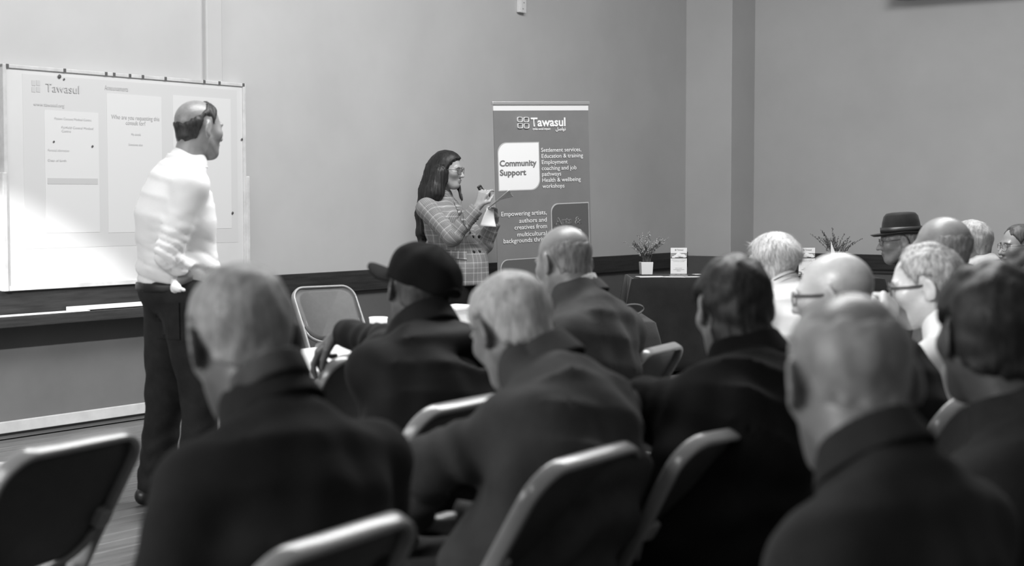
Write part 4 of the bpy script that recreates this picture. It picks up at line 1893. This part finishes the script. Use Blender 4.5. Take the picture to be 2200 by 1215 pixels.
def surf_patch(name, f, o, R, quad, t0, m, parent, off, n=8):
    """thin cloth patch that follows a garment surface between four points seen in the photograph"""
    a, b, c, d = [np.array(q, float) for q in quad]
    front = []
    for i in range(n + 1):
        for j in range(n + 1):
            u_, v_ = i / n, j / n
            q = (a * (1 - u_) + b * u_) * (1 - v_) + (d * (1 - u_) + c * u_) * v_
            h_ = trace(f, o, R.T @ ray(*q), 3.0, t0)
            if h_ is None:
                return None
            front.append(h_)
    P = np.array(front)
    nn = unit(o - P.mean(0))
    vs = np.concatenate([P + nn * off, P - nn * .004])
    k = (n + 1) ** 2
    qs = []
    for i in range(n):
        for j in range(n):
            t = i * (n + 1) + j
            qs.append((t, t + n + 1, t + n + 2, t + 1))
    rim = [i * (n + 1) for i in range(n)] + [n * (n + 1) + j for j in range(n)] + [i * (n + 1) + n for i in range(n, 0, -1)] + list(range(n, 0, -1))
    for i in range(len(rim)):
        x, y = rim[i], rim[(i + 1) % len(rim)]
        qs.append((x, y, y + k, x + k))
    me = np_mesh(name, vs, qs, None, False)
    fix_normals(me)
    return obj(name, me, m, parent)


# ------------------------------------------------------------------ the presenter in the white shirt
def shirt_extra(p, d, G):
    # blousing above the belt, long soft creases from the shoulder blade to the waist
    b = np.clip(1 - np.abs(p[:, 2] - 1.055) / .07, 0, 1)
    d = d - .014 * b
    # sharp pulled creases above the belt and round the bent elbow
    w1 = np.abs(np.sin(46 * p[:, 2] + 9 * p[:, 0] + 16 * p[:, 1] + 1.6 * wob(p, 14, 4.0)))
    zone = np.clip(1.22 - p[:, 2], 0, .20) / .20
    d = d + .011 * zone * (1 - w1) ** 2
    e = G.J['R']['elbow'].astype(np.float32)
    ne = np.exp(-((p - e) ** 2).sum(1) / .012)
    w2 = np.abs(np.sin(75 * p[:, 2] + 40 * p[:, 1] + 2.0 * wob(p, 22, 1.0)))
    d = d + .012 * ne * (1 - w2) ** 2
    return d


pel = (-1.435, 6.72)
def place_presenter():
    ps = math.radians(-58)
    R = rz(ps)
    rw = np.array([pel[0], pel[1], 0])
    L = lambda px, py, d: R.T @ (at(px, py, d) - rw)
    G = person('standing person in a white shirt and dark jeans looking at the whiteboard, hand in pocket',
               (428, 279, 6.70), pel, -58, -42, pitch=4, roll=-2, hs=1.04, stand=True, sw=.160, girth=1.0,
               skin=.27, skin_name='skin_tan', face=dict(ear=1.1, neck=.060, beard=.8, stubble=.25),
               hair=dict(style='tonsure', h=.007, soft=.035, amp=.003, v=.030, mat='hair_black_short', n=2600, L=.010, w=.0014, lift=.45, noise=.6),
               top=dict(name='shirt', mat=M_shirtw, neck_off=(0, -.01, .03), thick=.016, bw=1.25, fold=.004, low=-.025, hip=.90, sleeve=(.064, .058, .056, .044), extra=shirt_extra, relax=2, res=.007, drop=.085,
                        collars=[turn_collar(h=.055, r=(.072, .078), flare=.38, dz=.020, tilt=-.25, gap=.30)]),
               arms=dict(R=dict(elbow=L(362, 540, 6.48), wrist=L(398, 590, 6.54), curl=.35, cuff=.03, fwd=L(402, 640, 6.58) - L(396, 592, 6.50), nrm=(-1, 0, 0)),
                         L=dict(elbow=(-.22, .0, 1.14), wrist=(-.17, .15, .97))),
               legs=dict(mat=M_jeans, seat=(.182, .162, .13), r=(.122, .090, .084, .074), Lk=(-.14, -.01, .50), La=(-.20, -.05, .09), Rk=(.11, .06, .50), Ra=(.12, .02, .09), res=.009),
               hunch=.035, seed=3)

    def belt(p):
        return smax(np.abs(p[:, 2] - .972) - .019, ell(p, (0, -.01, .965), (.190, .170, .20)), .003)
    sdf_obj('belt', belt, (-.25, -.25, .93), (.25, .25, 1.02), .006, mat('leather_belt', .012, .4), G.trousers)
    # back pocket and the white pocket lining pulled out by the hand
    o = R.T @ (CAM - rw)
    surf_patch('back_pocket', G.legs_f, o, R, ((332, 655), (384, 650), (386, 730), (337, 726)), 5.5, M_jeans, G.trousers, .006)
    c = L(376, 611, 6.46)

    def lining(p):
        d = rcone(p, c + [-.02, 0, .02], c + [.005, .0, -.012], .008, .020)
        d = smin(d, rcone(p, c + [.005, 0, -.012], c + [.045, .02, -.022], .016, .006), .01)
        return d + .004 * np.sin(p[:, 0] * 220 + p[:, 2] * 120)
    sdf_obj('pocket_lining', lining, c - .1, c + .1, .005, M_shirtw, G.trousers)
    return G


place_presenter()


# ------------------------------------------------------------------ the woman in the plaid blazer
def place_speaker():
    psi = -112
    pelv = (-.318, 9.92)
    ps = math.radians(psi)
    R = rz(ps)
    rw = np.array([pelv[0], pelv[1], 0])
    L = lambda px, py, d: R.T @ (at(px, py, d) - rw)
    o = R.T @ (CAM - rw)

    pts_hair = [L(938, 365, 9.95), L(928, 410, 9.98), L(915, 460, 10.0), L(908, 500, 9.98), L(906, 528, 9.96)]
    pts_near = [L(945, 372, 9.86), L(934, 412, 9.84), L(918, 458, 9.88), L(910, 500, 9.92)]

    def extra_hair(p, G):
        rs = (.075, .082, .066, .040, .018)
        d = None
        for i in range(4):
            dd = rcone(p, pts_hair[i], pts_hair[i + 1], rs[i], rs[i + 1])
            d = dd if d is None else smin(d, dd, .02)
        d = smin(d, rcone(p, pts_near[0], pts_near[1], .055, .055), .03)
        d = smin(d, rcone(p, pts_near[1], pts_near[2], .055, .045), .03)
        d = smin(d, rcone(p, pts_near[2], pts_near[3], .045, .02), .03)
        d = smin(d, rcone(p, L(985, 400, 9.95), L(992, 428, 9.92), .012, .008), .01)
        return d + .0018 * np.sin(p[:, 0] * 330 + 3 * np.sin(p[:, 2] * 9)) + .0015 * np.sin(p[:, 1] * 360 + 3 * np.sin(p[:, 2] * 8 + 1))

    wr_r, wr_l = L(1029, 441, 9.66), L(1063, 472, 9.93)
    G = person('standing person with long dark hair in a plaid blazer holding papers beside the banner',
               (962, 367, 9.92), pelv, psi, -108, pitch=4, roll=2, hs=.95, stand=True, sw=.165, girth=.97,
               skin=.30, skin_name='skin_warm', face=dict(neck=.046, brow=.3, jaw=.95, ear=.85),
               hair=dict(style='full', h=.020, amp=.002, v=.012, mat='hair_long_dark', n=900, L=.05, w=.0012, lift=.06, noise=.7, stretch=(70, 70, 6),
                         extra=extra_hair, lo=lambda G_: np.min(pts_hair + pts_near, 0) - .11, hi=lambda G_: np.max(pts_hair + pts_near, 0) + .11, crown=(0, .03, .11), soft=.012, radial=.5, down=1.0),
               top=dict(name='blazer', relax=2, mat=M_plaid, weave=True, thick=.016, fold=.004, low=.10, hip=1.12, sleeve=(.060, .055, .055, .046), res=.006, drop=.07,
                        collars=[turn_collar(M_plaid2, h=.05, r=(.064, .075), flare=.5, dz=-.01, dy=.01, gap=.9)]),
               arms=dict(R=dict(elbow=L(972, 510, 9.66), wrist=wr_r, fwd=L(1046, 392, 9.66) - wr_r, nrm=R.T @ np.array([.55, .75, .1]), curls=(.75, .75, .7, .45), thumb=.6, cuff=.02, hs=.95),
                         L=dict(elbow=L(1040, 525, 9.98), wrist=wr_l, fwd=L(1058, 430, 9.88) - wr_l, nrm=R.T @ np.array([-.6, -.5, .1]), curl=.75, thumb=.5, hs=.92)),
               legs=dict(mat=M_btrous, r=(.10, .07, .065, .06)), hunch=.02, zp=.90, h=.0045, seed=7)
    glasses(G, mat('glasses_frame_grey', .06, .3, .5), M_gl_tint, w=.027, hgt=.023, r=.0016, square=3)
    # jacket details found on its surface
    for (px, py) in ((1016, 508), (1030, 508), (1018, 541), (1030, 540)):
        h_ = trace(G.garment, o, R.T @ ray(px, py), 3, 8.8)
        if h_ is not None:
            b = lathe_obj('button', [(0, .004), (.006, .005), (.010, .002), (.010, -.003), (0, -.003)], M_black, G.jacket, 12)
            n = Vector(unit(o - h_))
            b.matrix_local = Matrix.Translation(h_) @ n.to_track_quat('Z', 'Y').to_matrix().to_4x4()
    surf_patch('pocket_flap', G.garment, o, R, ((956, 536), (1003, 540), (1003, 557), (957, 553)), 8.8, M_plaid2, G.jacket, .008)
    surf_patch('lapel', G.garment, o, R, ((974, 430), (986, 436), (1012, 500), (992, 474)), 8.8, M_plaid2, G.jacket, .007)
    for i in range(3):
        c = L(1018 + 4 * i, 478 - 4 * i, 9.61)
        bm_ = lathe_obj('cuff_button', [(0, .003), (.005, .004), (.007, 0), (0, -.003)], M_black, G.jacket, 10)
        bm_.matrix_local = Matrix.Translation(c) @ Vector(unit(o - c)).to_track_quat('Z', 'Y').to_matrix().to_4x4()
    return G


place_speaker()
# papers and the small black device in the speaker's hands
Mp = mat('paper_sheets', .80, .6, .2)


def sheet(name, quad, m, n=8, bend=.0, thick=.0012):
    """curved sheet through four world corners (a,b,c,d)"""
    a, b, c, d = [np.asarray(x, float) for x in quad]
    nn = unit(np.cross(b - a, d - a))
    vs, qs = [], []
    for i in range(n + 1):
        for j in range(n + 1):
            s, t = i / n, j / n
            p = (a * (1 - s) + b * s) * (1 - t) + (d * (1 - s) + c * s) * t
            vs.append(p + nn * bend * math.sin(math.pi * t))
    for i in range(n):
        for j in range(n):
            k = i * (n + 1) + j
            qs.append((k, k + n + 1, k + n + 2, k + 1))
    o = obj(name, np_mesh(name, vs, qs, None, True), m)
    so = o.modifiers.new('thickness', 'SOLIDIFY')
    so.thickness = thick
    return o


pr = empty('paper_notes', tuple(at(1052, 470, 9.80)))
tag(pr, 'folded white sheets of notes held by the person in the plaid blazer', 'paper')
bpy.context.view_layer.update()
for nm, qd, bd in (('lower_sheet', (at(1047, 447, 9.80), at(1061, 449, 9.84), at(1066, 487, 9.80), at(1031, 485, 9.74)), .006),
                   ('folded_sheet', (at(1047, 447, 9.80), at(1094, 407, 9.72), at(1098, 414, 9.80), at(1058, 437, 9.88)), -.006),
                   ('folded_sheet', (at(1050, 447, 9.82), at(1096, 413, 9.78), at(1103, 422, 9.84), at(1066, 431, 9.90)), .004)):
    s_ = sheet(nm, qd, Mp, bend=bd)
    s_.parent = pr
    s_.matrix_parent_inverse = pr.matrix_world.inverted()
pdv = at(1036, 411, 9.71)
dv = empty('remote_clicker', tuple(pdv))
tag(dv, 'small black clicker held up by the person in the plaid blazer', 'clicker')
o = box_obj('shell', (0, 0, 0), (.030, .014, .085), M_black, dv, .005)
dv.rotation_euler = (0, math.radians(-32), .3)
box_obj('key', (0, -.008, .02), (.014, .004, .018), mat('key_grey', .08, .5), dv, .002)


# ------------------------------------------------------------------ the audience
def seated(label, head, pelvis, psi, hpsi, **k):
    return person(label, head, pelvis, psi, hpsi, **k)


def lap(px_list, pelvis, psi):
    R = rz(math.radians(psi))
    rw = np.array([pelvis[0], pelvis[1], 0])
    return [R.T @ (at(*q) - rw) for q in px_list]


# grey haired man, dark coat, lower left
G1 = seated('seated person with cropped grey hair in a dark wool coat, lower left foreground', (518, 738, 2.68), (-.44, 2.54), 46, 26, pitch=20, roll=-3, hs=1.07, sw=.178, girth=1.0,
            skin=.135, skin_name='skin_brown', face=dict(ear=1.2, neck=.057, stubble=.15),
            hair=dict(style='full', h=.008, amp=.003, v=.25, mat='hair_grey_cropped', n=3500, L=.011, w=.0013, lift=.5, noise=.35),
            top=dict(name='coat', mat=M_coat1, neck_off=(0, -.005, .005), thick=.024, fold=.012, sleeve=(.068, .062, .058, .050), drop=.070,
                     collars=[turn_collar(cloth('brown_check_shirt', .06, noise=.5), h=.045, r=(.064, .068), flare=.12, dz=.046, gap=.5),
                              turn_collar(h=.06, r=(.078, .082), flare=.42, dz=.012)]), hunch=.07, seed=11)

# man in the black cap
pv = (-.235, 4.12)
e2, w2, f2 = lap(((838, 742, 4.60), (732, 712, 4.88), (650, 785, 4.93)), pv, 34)
G2 = seated('seated person in a black cap and hooded jacket resting an arm on a chair', (896, 627, 4.33), pv, 34, 18, pitch=2, roll=8, hs=.95, sw=.175, girth=1.05,
            skin=.115, skin_name='skin_dark', face=dict(ear=1.15, neck=.058),
            hair=dict(style='low_fringe', h=.004, amp=.002, v=.06, mat='hair_dark_grey', n=900, L=.006, w=.0013, lift=.3),
            top=dict(name='hooded_jacket', mat=M_coat2, thick=.028, fold=.011, sleeve=(.080, .066, .056, .044), drop=.065,
                     collars=[turn_collar(h=.07, r=(.078, .085), flare=.28, dz=.018, t=.008)],
                     extra=lambda p, d, G: smin(smax(smin(d, ellR(p, G.N + [0.03, -.105, -.075], (.150, .060, .105), rx(.25)), .03), -ell(p, G.N + [0.03, -.165, -.06], (.075, .03, .035)), .03),
                                                rcone(p, G.N + [-.10, -.13, -.15], G.N + [.16, -.13, -.15], .016, .018), .03)),
            arms=dict(L=dict(elbow=e2, wrist=w2, fwd=f2 - w2, nrm=(0.1, .25, -1), curls=(.75, .6, .45, .3), thumb=.4, spread=.1, cuff=.015, hs=1.08)), hunch=.06, h=.005, seed=12)


def cap(G):
    c = empty('baseball_cap')
    c.parent = G.root
    c.matrix_local = head_mat4(G) @ Matrix.Rotation(math.radians(40), 4, 'Z') @ Matrix.Rotation(math.radians(18), 4, 'X')
    m = cloth('cap_cotton', .008, noise=.3, bump=.06)

    def crown(p):
        d = ell(p, (0, -.010, .042), (.104, .116, .104))
        d = smin(d, ell(p, (0, .015, .075), (.080, .088, .062)), .03)
        d = d + .0016 * np.cos(np.arctan2(p[:, 0], p[:, 1] + .01) * 6) + .002 * wob(p, 45, 2.0)
        d = smax(d, (.020 - .10 * p[:, 1]) - p[:, 2], .006)
        return d
    sdf_obj('crown', crown, (-.12, -.15, -.02), (.12, .13, .17), .005, m, c)
    vs, qs = [], []
    nA, nR = 22, 6
    for s in (0, 1):
        for i in range(nA + 1):
            a = math.radians(-64 + 128 * i / nA)
            for j in range(nR + 1):
                t = j / nR
                r0 = .098
                ext = .086 * max(math.cos(a), 0) ** .55
                x = (r0 * (1 - .06 * t)) * math.sin(a) * (1 + .05 * t)
                y = .104 * math.cos(a) - .004 + ext * t
                z = .026 - .020 * (math.sin(a) ** 2) - .010 * t - s * .004
                vs.append((x, y, z))
    k = (nA + 1) * (nR + 1)
    for s in (0, 1):
        for i in range(nA):
            for j in range(nR):
                q = s * k + i * (nR + 1) + j
                qs.append((q, q + 1, q + nR + 2, q + nR + 1))
    for i in range(nA):
        q = i * (nR + 1) + nR
        qs.append((q, q + nR + 1, q + nR + 1 + k, q + k))
    me = np_mesh('brim', vs, qs, None, True)
    fix_normals(me)
    obj('brim', me, m, c)
    pth = []
    for i in range(13):
        a = math.radians(-30 + 60 * i / 12)
        pth.append((.104 * math.sin(a), -.010 - .116 * math.cos(a), .040 + .020 * math.cos(a * 3)))
    tube_obj('strap', pth, [(-.002, -.005), (.002, -.005), (.002, .005), (-.002, .005)], m, c)
    lathe_obj('top_button', [(0, .006), (.006, .004), (.008, 0), (0, -.003)], m, c, 12, (0, -.004, .147))


cap(G2)

# white haired man, grey jacket
pv = (.02, 3.22)
e3, w3 = lap(((925, 1000, 3.24), (880, 1110, 3.42)), pv, 56)
G3 = seated('seated person with white hair in a grey jacket bending forward, centre foreground', (1098, 712, 3.46), pv, 56, 32, pitch=26, roll=-3, hs=1.02, sw=.168, girth=1.0,
            skin=.20, skin_name='skin_old', face=dict(ear=1.2, neck=.055, stubble=.1, beard=1.15),
            hair=dict(style='receding', h=.011, amp=.003, v=.42, mat='hair_white', n=5000, L=.016, w=.0013, lift=.3, noise=.35, freq=50),
            top=dict(name='jacket', mat=M_coat3, neck_off=(0, -.01, .03), thick=.024, fold=.014, sleeve=(.068, .062, .058, .050), drop=.068,
                     collars=[turn_collar(h=.07, r=(.074, .080), flare=.42, dz=.012, t=.006)]),
            arms=dict(L=dict(elbow=e3, wrist=w3)), hunch=.085, seed=13)

# bald man in the suit
G4 = seated('seated person with a bald crown in a dark grey suit in front of the banner', (1211, 566, 5.10), (.14, 4.97), 58, 36, pitch=13, roll=0, hs=1.02, sw=.17, girth=1.05,
            skin=.27, skin_name='skin_mid', face=dict(ear=1.2, neck=.064, stubble=.35),
            hair=dict(style='fringe', stub_style='fringe', h=.003, amp=.0015, v=.20, soft=.035, mat='hair_salt_pepper', n=3200, L=.008, w=.0012, lift=.5, noise=.6),
            top=dict(name='suit_jacket', mat=M_coat4, thick=.024, fold=.013, sleeve=(.078, .068, .062, .052), drop=.085,
                     collars=[turn_collar(M_shirtw, h=.030, r=(.066, .068), flare=.04, dz=.026, dy=.016, t=.0025, gap=.4), turn_collar(h=.05, r=(.078, .084), flare=.40, dz=.0)]), hunch=.06, seed=14)

# dark haired man, black coat
pv = (.41, 3.50)
e5, w5 = lap(((1385, 880, 3.62), (1290, 905, 3.85)), pv, 40)
G5 = seated('seated person with thinning dark hair in a black overcoat, ear to the left', (1573, 667, 3.72), pv, 40, 14, pitch=13, roll=0, hs=1.03, sw=.175, girth=1.02,
            skin=.23, skin_name='skin_mid2', face=dict(ear=1.15, neck=.060),
            hair=dict(style='full', h=.012, amp=.004, v=.018, mat='hair_dark', n=3600, L=.022, w=.0014, lift=.2, noise=.8, crown=(0, -.055, .105),
                      cover=lambda q: (sstep(q[:, 2], -.125, -.095) * sstep(-q[:, 1], .030, .050)).astype(np.float32)),
            top=dict(name='overcoat', mat=M_coat5, neck_off=(0, 0, -.012), thick=.032, fold=.012, sleeve=(.085, .074, .066, .056), drop=.075,
                     collars=[turn_collar(h=.075, r=(.080, .086), flare=.35, dz=.012, t=.007)]),
            arms=dict(L=dict(elbow=e5, wrist=w5)), hunch=.05, seed=15)


# fair haired woman, white blouse
def bob(q):
    return .006 * sstep(q[:, 2], -.08, .03) + .012 * np.exp(-((q[:, 2] - .045) / .05) ** 2) * sstep(-q[:, 1], -.05, .05)


G6 = seated('seated person with a short fair bob in a white blouse beside the display table', (1657, 566, 6.05), (1.03, 5.88), 38, 45, pitch=4, roll=6, hs=.90, sw=.165, girth=.95,
            skin=.45, skin_name='skin_fair', face=dict(neck=.046),
            hair=dict(style='full', h=.014, amp=.004, v=.55, mat='hair_fair', n=3000, L=.045, w=.0022, lift=.10, noise=.45, vol=bob, freq=40, stretch=(75, 75, 10),
                      crown=(.0, -.03, .11), res=.005,
                      cover=lambda q: (sstep(q[:, 2], -.105, -.085) * sstep(-q[:, 1], -.045, -.020)).astype(np.float32)),
            top=dict(name='blouse', mat=M_blouse, thick=.018, relax=2, fold=.016, sleeve=(.075, .068, .060, .046), drop=.07, res=.008,
                     collars=[turn_collar(h=.035, r=(.056, .060), flare=.2, dz=.02)]), hunch=.045, seed=16)
nk = [G6.N + G6.R.T @ (G6.R @ np.array([.058 * math.cos(a), -.008 + .062 * math.sin(a), .055 - .03 * math.sin(a)])) for a in np.linspace(0, 2 * math.pi, 25)[:-1]]
tube_obj('necklace', nk, circ(.0022, 6), M_black, G6.root, True)

# bald man with glasses
G7 = seated('seated person with a smooth bald head and glasses, right of the fair haired person', (1790, 638, 4.30), (.98, 4.16), 52, 62, pitch=6, roll=0, hs=1.03, sw=.185, girth=1.05,
            skin=.42, skin_name='skin_pale', face=dict(ear=1.15, neck=.060, stubble=.10),
            hair=dict(style='low_fringe', h=.0015, soft=.05, amp=.001, v=.30, mat='hair_stubble', n=800, L=.005, w=.001, lift=.5),
            top=dict(name='jacket', mat=M_blk, thick=.026, fold=.006, collars=[turn_collar()]), hunch=.06, seed=17)
glasses(G7, mat('brown_glasses', .03, .3, .5), None, w=.025, hgt=.019, r=.0022)

# grey headed man, right foreground
G8 = seated('seated person with cropped grey hair in a dark jacket, largest in the right foreground', (1822, 823, 2.30), (.455, 2.22), 40, 7, pitch=15, roll=0, hs=1.10, sw=.165, girth=.98,
            skin=.20, skin_name='skin_ruddy', face=dict(ear=1.2, neck=.063, stubble=.1),
            hair=dict(style='tonsure_small', soft=.05, h=.005, amp=.002, v=.26, mat='hair_cropped_mottled', n=3500, L=.008, w=.0012, lift=.5, noise=.4, stretch=(14, 14, 10)),
            top=dict(name='jacket', mat=M_coat8, neck_off=(-.03, -.0, .018), thick=.022, fold=.012, sleeve=(.066, .060, .058, .050), drop=.082,
                     collars=[turn_collar(h=.060, r=(.074, .080), flare=.38, dz=.014, t=.005)]), hunch=.06, seed=18)

# man with the hat
G9 = seated('seated person in a black brimmed hat and dark coat, in profile near the end wall', (1932, 518, 8.20), (2.06, 8.10), 72, 82, pitch=6, roll=0, hs=1.0, sw=.18, girth=1.05,
            skin=.25, skin_name='skin_mid3', face=dict(ear=1.2, neck=.060, nose=1.2, beard=.85),
            hair=dict(style='low_fringe', h=.006, amp=.002, v=.40, mat='hair_white_short', n=900, L=.008, w=.0014, lift=.3),
            top=dict(name='coat', mat=M_blk, thick=.03, fold=.007, collars=[turn_collar(h=.06)]), hunch=.06, seed=19)
glasses(G9, M_gl_metal, None, w=.023, hgt=.017, r=.0013)


def fedora(G):
    c = empty('brimmed_hat')
    c.parent = G.root
    c.matrix_local = head_mat4(G) @ Matrix.Rotation(math.radians(3), 4, 'X')
    m = mat('black_felt', .014, .7, .2, noise=.2, nscale=30, sheen=.1)
    n = 40
    prof = [(0, .148, 0), (.03, .150, 0), (.055, .153, 0), (.068, .150, 0), (.076, .138, 0), (.081, .10, 0), (.086, .060, 0), (.088, .046, 0),
            (.100, .043, 0), (.118, .045, 0), (.132, .052, 0), (.133, .050, 0), (.118, .041, 0), (.088, .040, 0)]
    vs, qs = [], []
    for r, z, _ in prof:
        for i in range(n):
            a = 2 * math.pi * i / n
            x, y = r * math.cos(a) * .96, r * math.sin(a) * 1.20 - .012
            zz = z
            if z > .13:
                zz = z - .016 * math.exp(-(x / .022) ** 2) - .10 * (y + .10) * .12
            if r > .095:
                zz = z - .012 * math.sin(a) * (1 if math.sin(a) > 0 else -.6)
            pin = 1 - .14 * sstep(np.array([z]), .09, .145)[0] * max(math.sin(a), 0) ** 2 if r < .09 else 1
            vs.append((x * pin, y, zz))
    for j in range(len(prof) - 1):
        for i in range(n):
            k = (i + 1) % n
            qs.append((j * n + i, j * n + k, (j + 1) * n + k, (j + 1) * n + i))
    me = np_mesh('felt', vs, qs, None, True)
    fix_normals(me)
    obj('felt', me, m, c)
    band = []
    for i in range(n):
        a = 2 * math.pi * i / n
        band.append((.0885 * math.cos(a) * .96, .0885 * math.sin(a) * 1.20 - .012, .062))
    tube_obj('hat_band', band, [(-.002, -.014), (.002, -.014), (.002, .014), (-.002, .014)], mat('hat_ribbon', .03, .35, .4), c, True)


fedora(G9)

# man in the white polo shirt, fist to mouth
pv = (1.23, 4.78)
e10, w10, f10 = lap(((1905, 800, 4.62), (1908, 690, 4.74), (1912, 618, 4.84)), pv, 62)
G10 = seated('seated person with wavy grey hair and white polo shirt, fist held to the mouth', (1985, 618, 4.88), pv, 62, 74, pitch=8, roll=0, hs=1.04, sw=.18, girth=1.08,
             skin=.48, skin_name='skin_fair2', face=dict(ear=1.15, neck=.062, nose=1.0),
             hair=dict(style='receding', h=.016, amp=.006, v=.34, mat='hair_wavy_grey', n=3200, L=.022, w=.0018, lift=.25, noise=.5, freq=45),
             top=dict(name='polo_shirt', mat=M_polo, thick=.018, fold=.006, collars=[turn_collar(h=.05, r=(.070, .076), flare=.35, dz=.012)]),
             arms=dict(L=dict(elbow=e10, wrist=w10, fwd=f10 - w10, nrm=(.25, .1, .2), curl=.85, thumb=.6, hs=1.05, cuff=.16)), hunch=.05, h=.005, seed=20)
glasses(G10, mat('brown_glasses', .03, .3, .5), M_gl_tint, w=.027, hgt=.021, r=.0024)

# balding man behind him
G11 = seated('seated person with a bald crown and grey sides, behind the wavy haired person', (2022, 540, 5.70), (1.52, 5.60), 40, 45, pitch=3, roll=0, hs=1.06, sw=.18, girth=1.0,
             skin=.24, skin_name='skin_mid', face=dict(ear=1.1, stubble=.2),
             hair=dict(style='fringe', soft=.04, stub_style='fringe', h=.005, amp=.002, v=.24, mat='hair_grey_side', n=2200, L=.009, w=.0013, lift=.4, noise=.5),
             top=dict(name='jacket', mat=M_mid, thick=.025, fold=.006, collars=[turn_collar()]), hunch=.05, seed=21)

# pale haired person with a pale jacket
G12 = seated('seated person with thin pale hair, glasses and a pale jacket, far right', (2082, 528, 7.50), (2.22, 7.42), 52, 60, pitch=3, roll=0, hs=.97, sw=.19, girth=1.1,
             skin=.30, skin_name='skin_pale2', face=dict(ear=1.1),
             hair=dict(style='receding', h=.010, amp=.003, v=.33, mat='hair_pale_thin', n=2000, L=.020, w=.0014, lift=.2, noise=.4),
             top=dict(name='pale_jacket', mat=M_pale, thick=.028, fold=.006, collars=[turn_collar(h=.05)]), hunch=.06, seed=22)
glasses(G12, M_gl_metal, None, w=.024, hgt=.018, r=.0015)

# man at the right edge, three quarter face
G13 = seated('seated person with round wire glasses and a checked collar at the right edge', (2188, 530, 8.60), (2.80, 8.60), 95, 100, pitch=4, roll=0, hs=1.0, sw=.18, girth=1.05,
             skin=.26, skin_name='skin_mid3', face=dict(ear=1.1, nose=1.1, beard=.85),
             hair=dict(style='receding', h=.008, amp=.002, v=.06, mat='hair_dark_side', n=1200, L=.012, w=.0014, lift=.2, noise=.5),
             top=dict(name='pullover', mat=M_mid, thick=.025, fold=.006, collars=[turn_collar(M_check, h=.05, r=(.068, .074), flare=.4, dz=.012)]), hunch=.05, seed=23)
glasses(G13, M_gl_metal, None, w=.021, hgt=.020, r=.0013, square=2.0)

# dark haired man at the right edge
G14 = seated('seated person with thick dark hair in a charcoal sweater at the right edge foreground', (2122, 724, 2.98), (.93, 2.87), 45, 11, pitch=2, roll=0, hs=1.10, sw=.19, girth=1.1,
             skin=.085, skin_name='skin_deep', face=dict(ear=1.1, neck=.066),
             hair=dict(style='full', h=.016, amp=.004, v=.020, mat='hair_thick_dark', n=3600, L=.014, w=.0014, lift=.4, noise=.6),
             top=dict(name='sweater', mat=M_sweat, neck_off=(0, 0, -.015), thick=.026, fold=.011, sleeve=(.088, .074, .066, .054), drop=.095,
                      collars=[turn_collar(h=.03, r=(.078, .082), flare=.25, dz=-.002, t=.008, gap=-1)]), hunch=.05, seed=24)


def chair_for(G, label, dpsi=0):
    psi = math.degrees(math.atan2(G.R[1, 0], G.R[0, 0])) + dpsi
    a = math.radians(psi)
    f = (-math.sin(a), math.cos(a))
    chair((G.root.location.x - .28 * f[0], G.root.location.y - .28 * f[1]), psi, label)


chair_for(G6, 'folding chair of the fair haired person in the white blouse')
chair_for(G7, 'folding chair of the bald person with glasses')
chair_for(G8, 'folding chair of the grey cropped person in the right foreground')
chair_for(G9, 'folding chair of the person in the brimmed hat')
chair_for(G10, 'folding chair of the person in the white polo shirt')
chair_for(G11, 'folding chair of the balding person behind the white polo shirt')
chair_for(G12, 'folding chair of the person in the pale jacket')
chair_for(G13, 'folding chair of the person with round wire glasses')
chair_for(G14, 'folding chair of the person in the charcoal sweater')
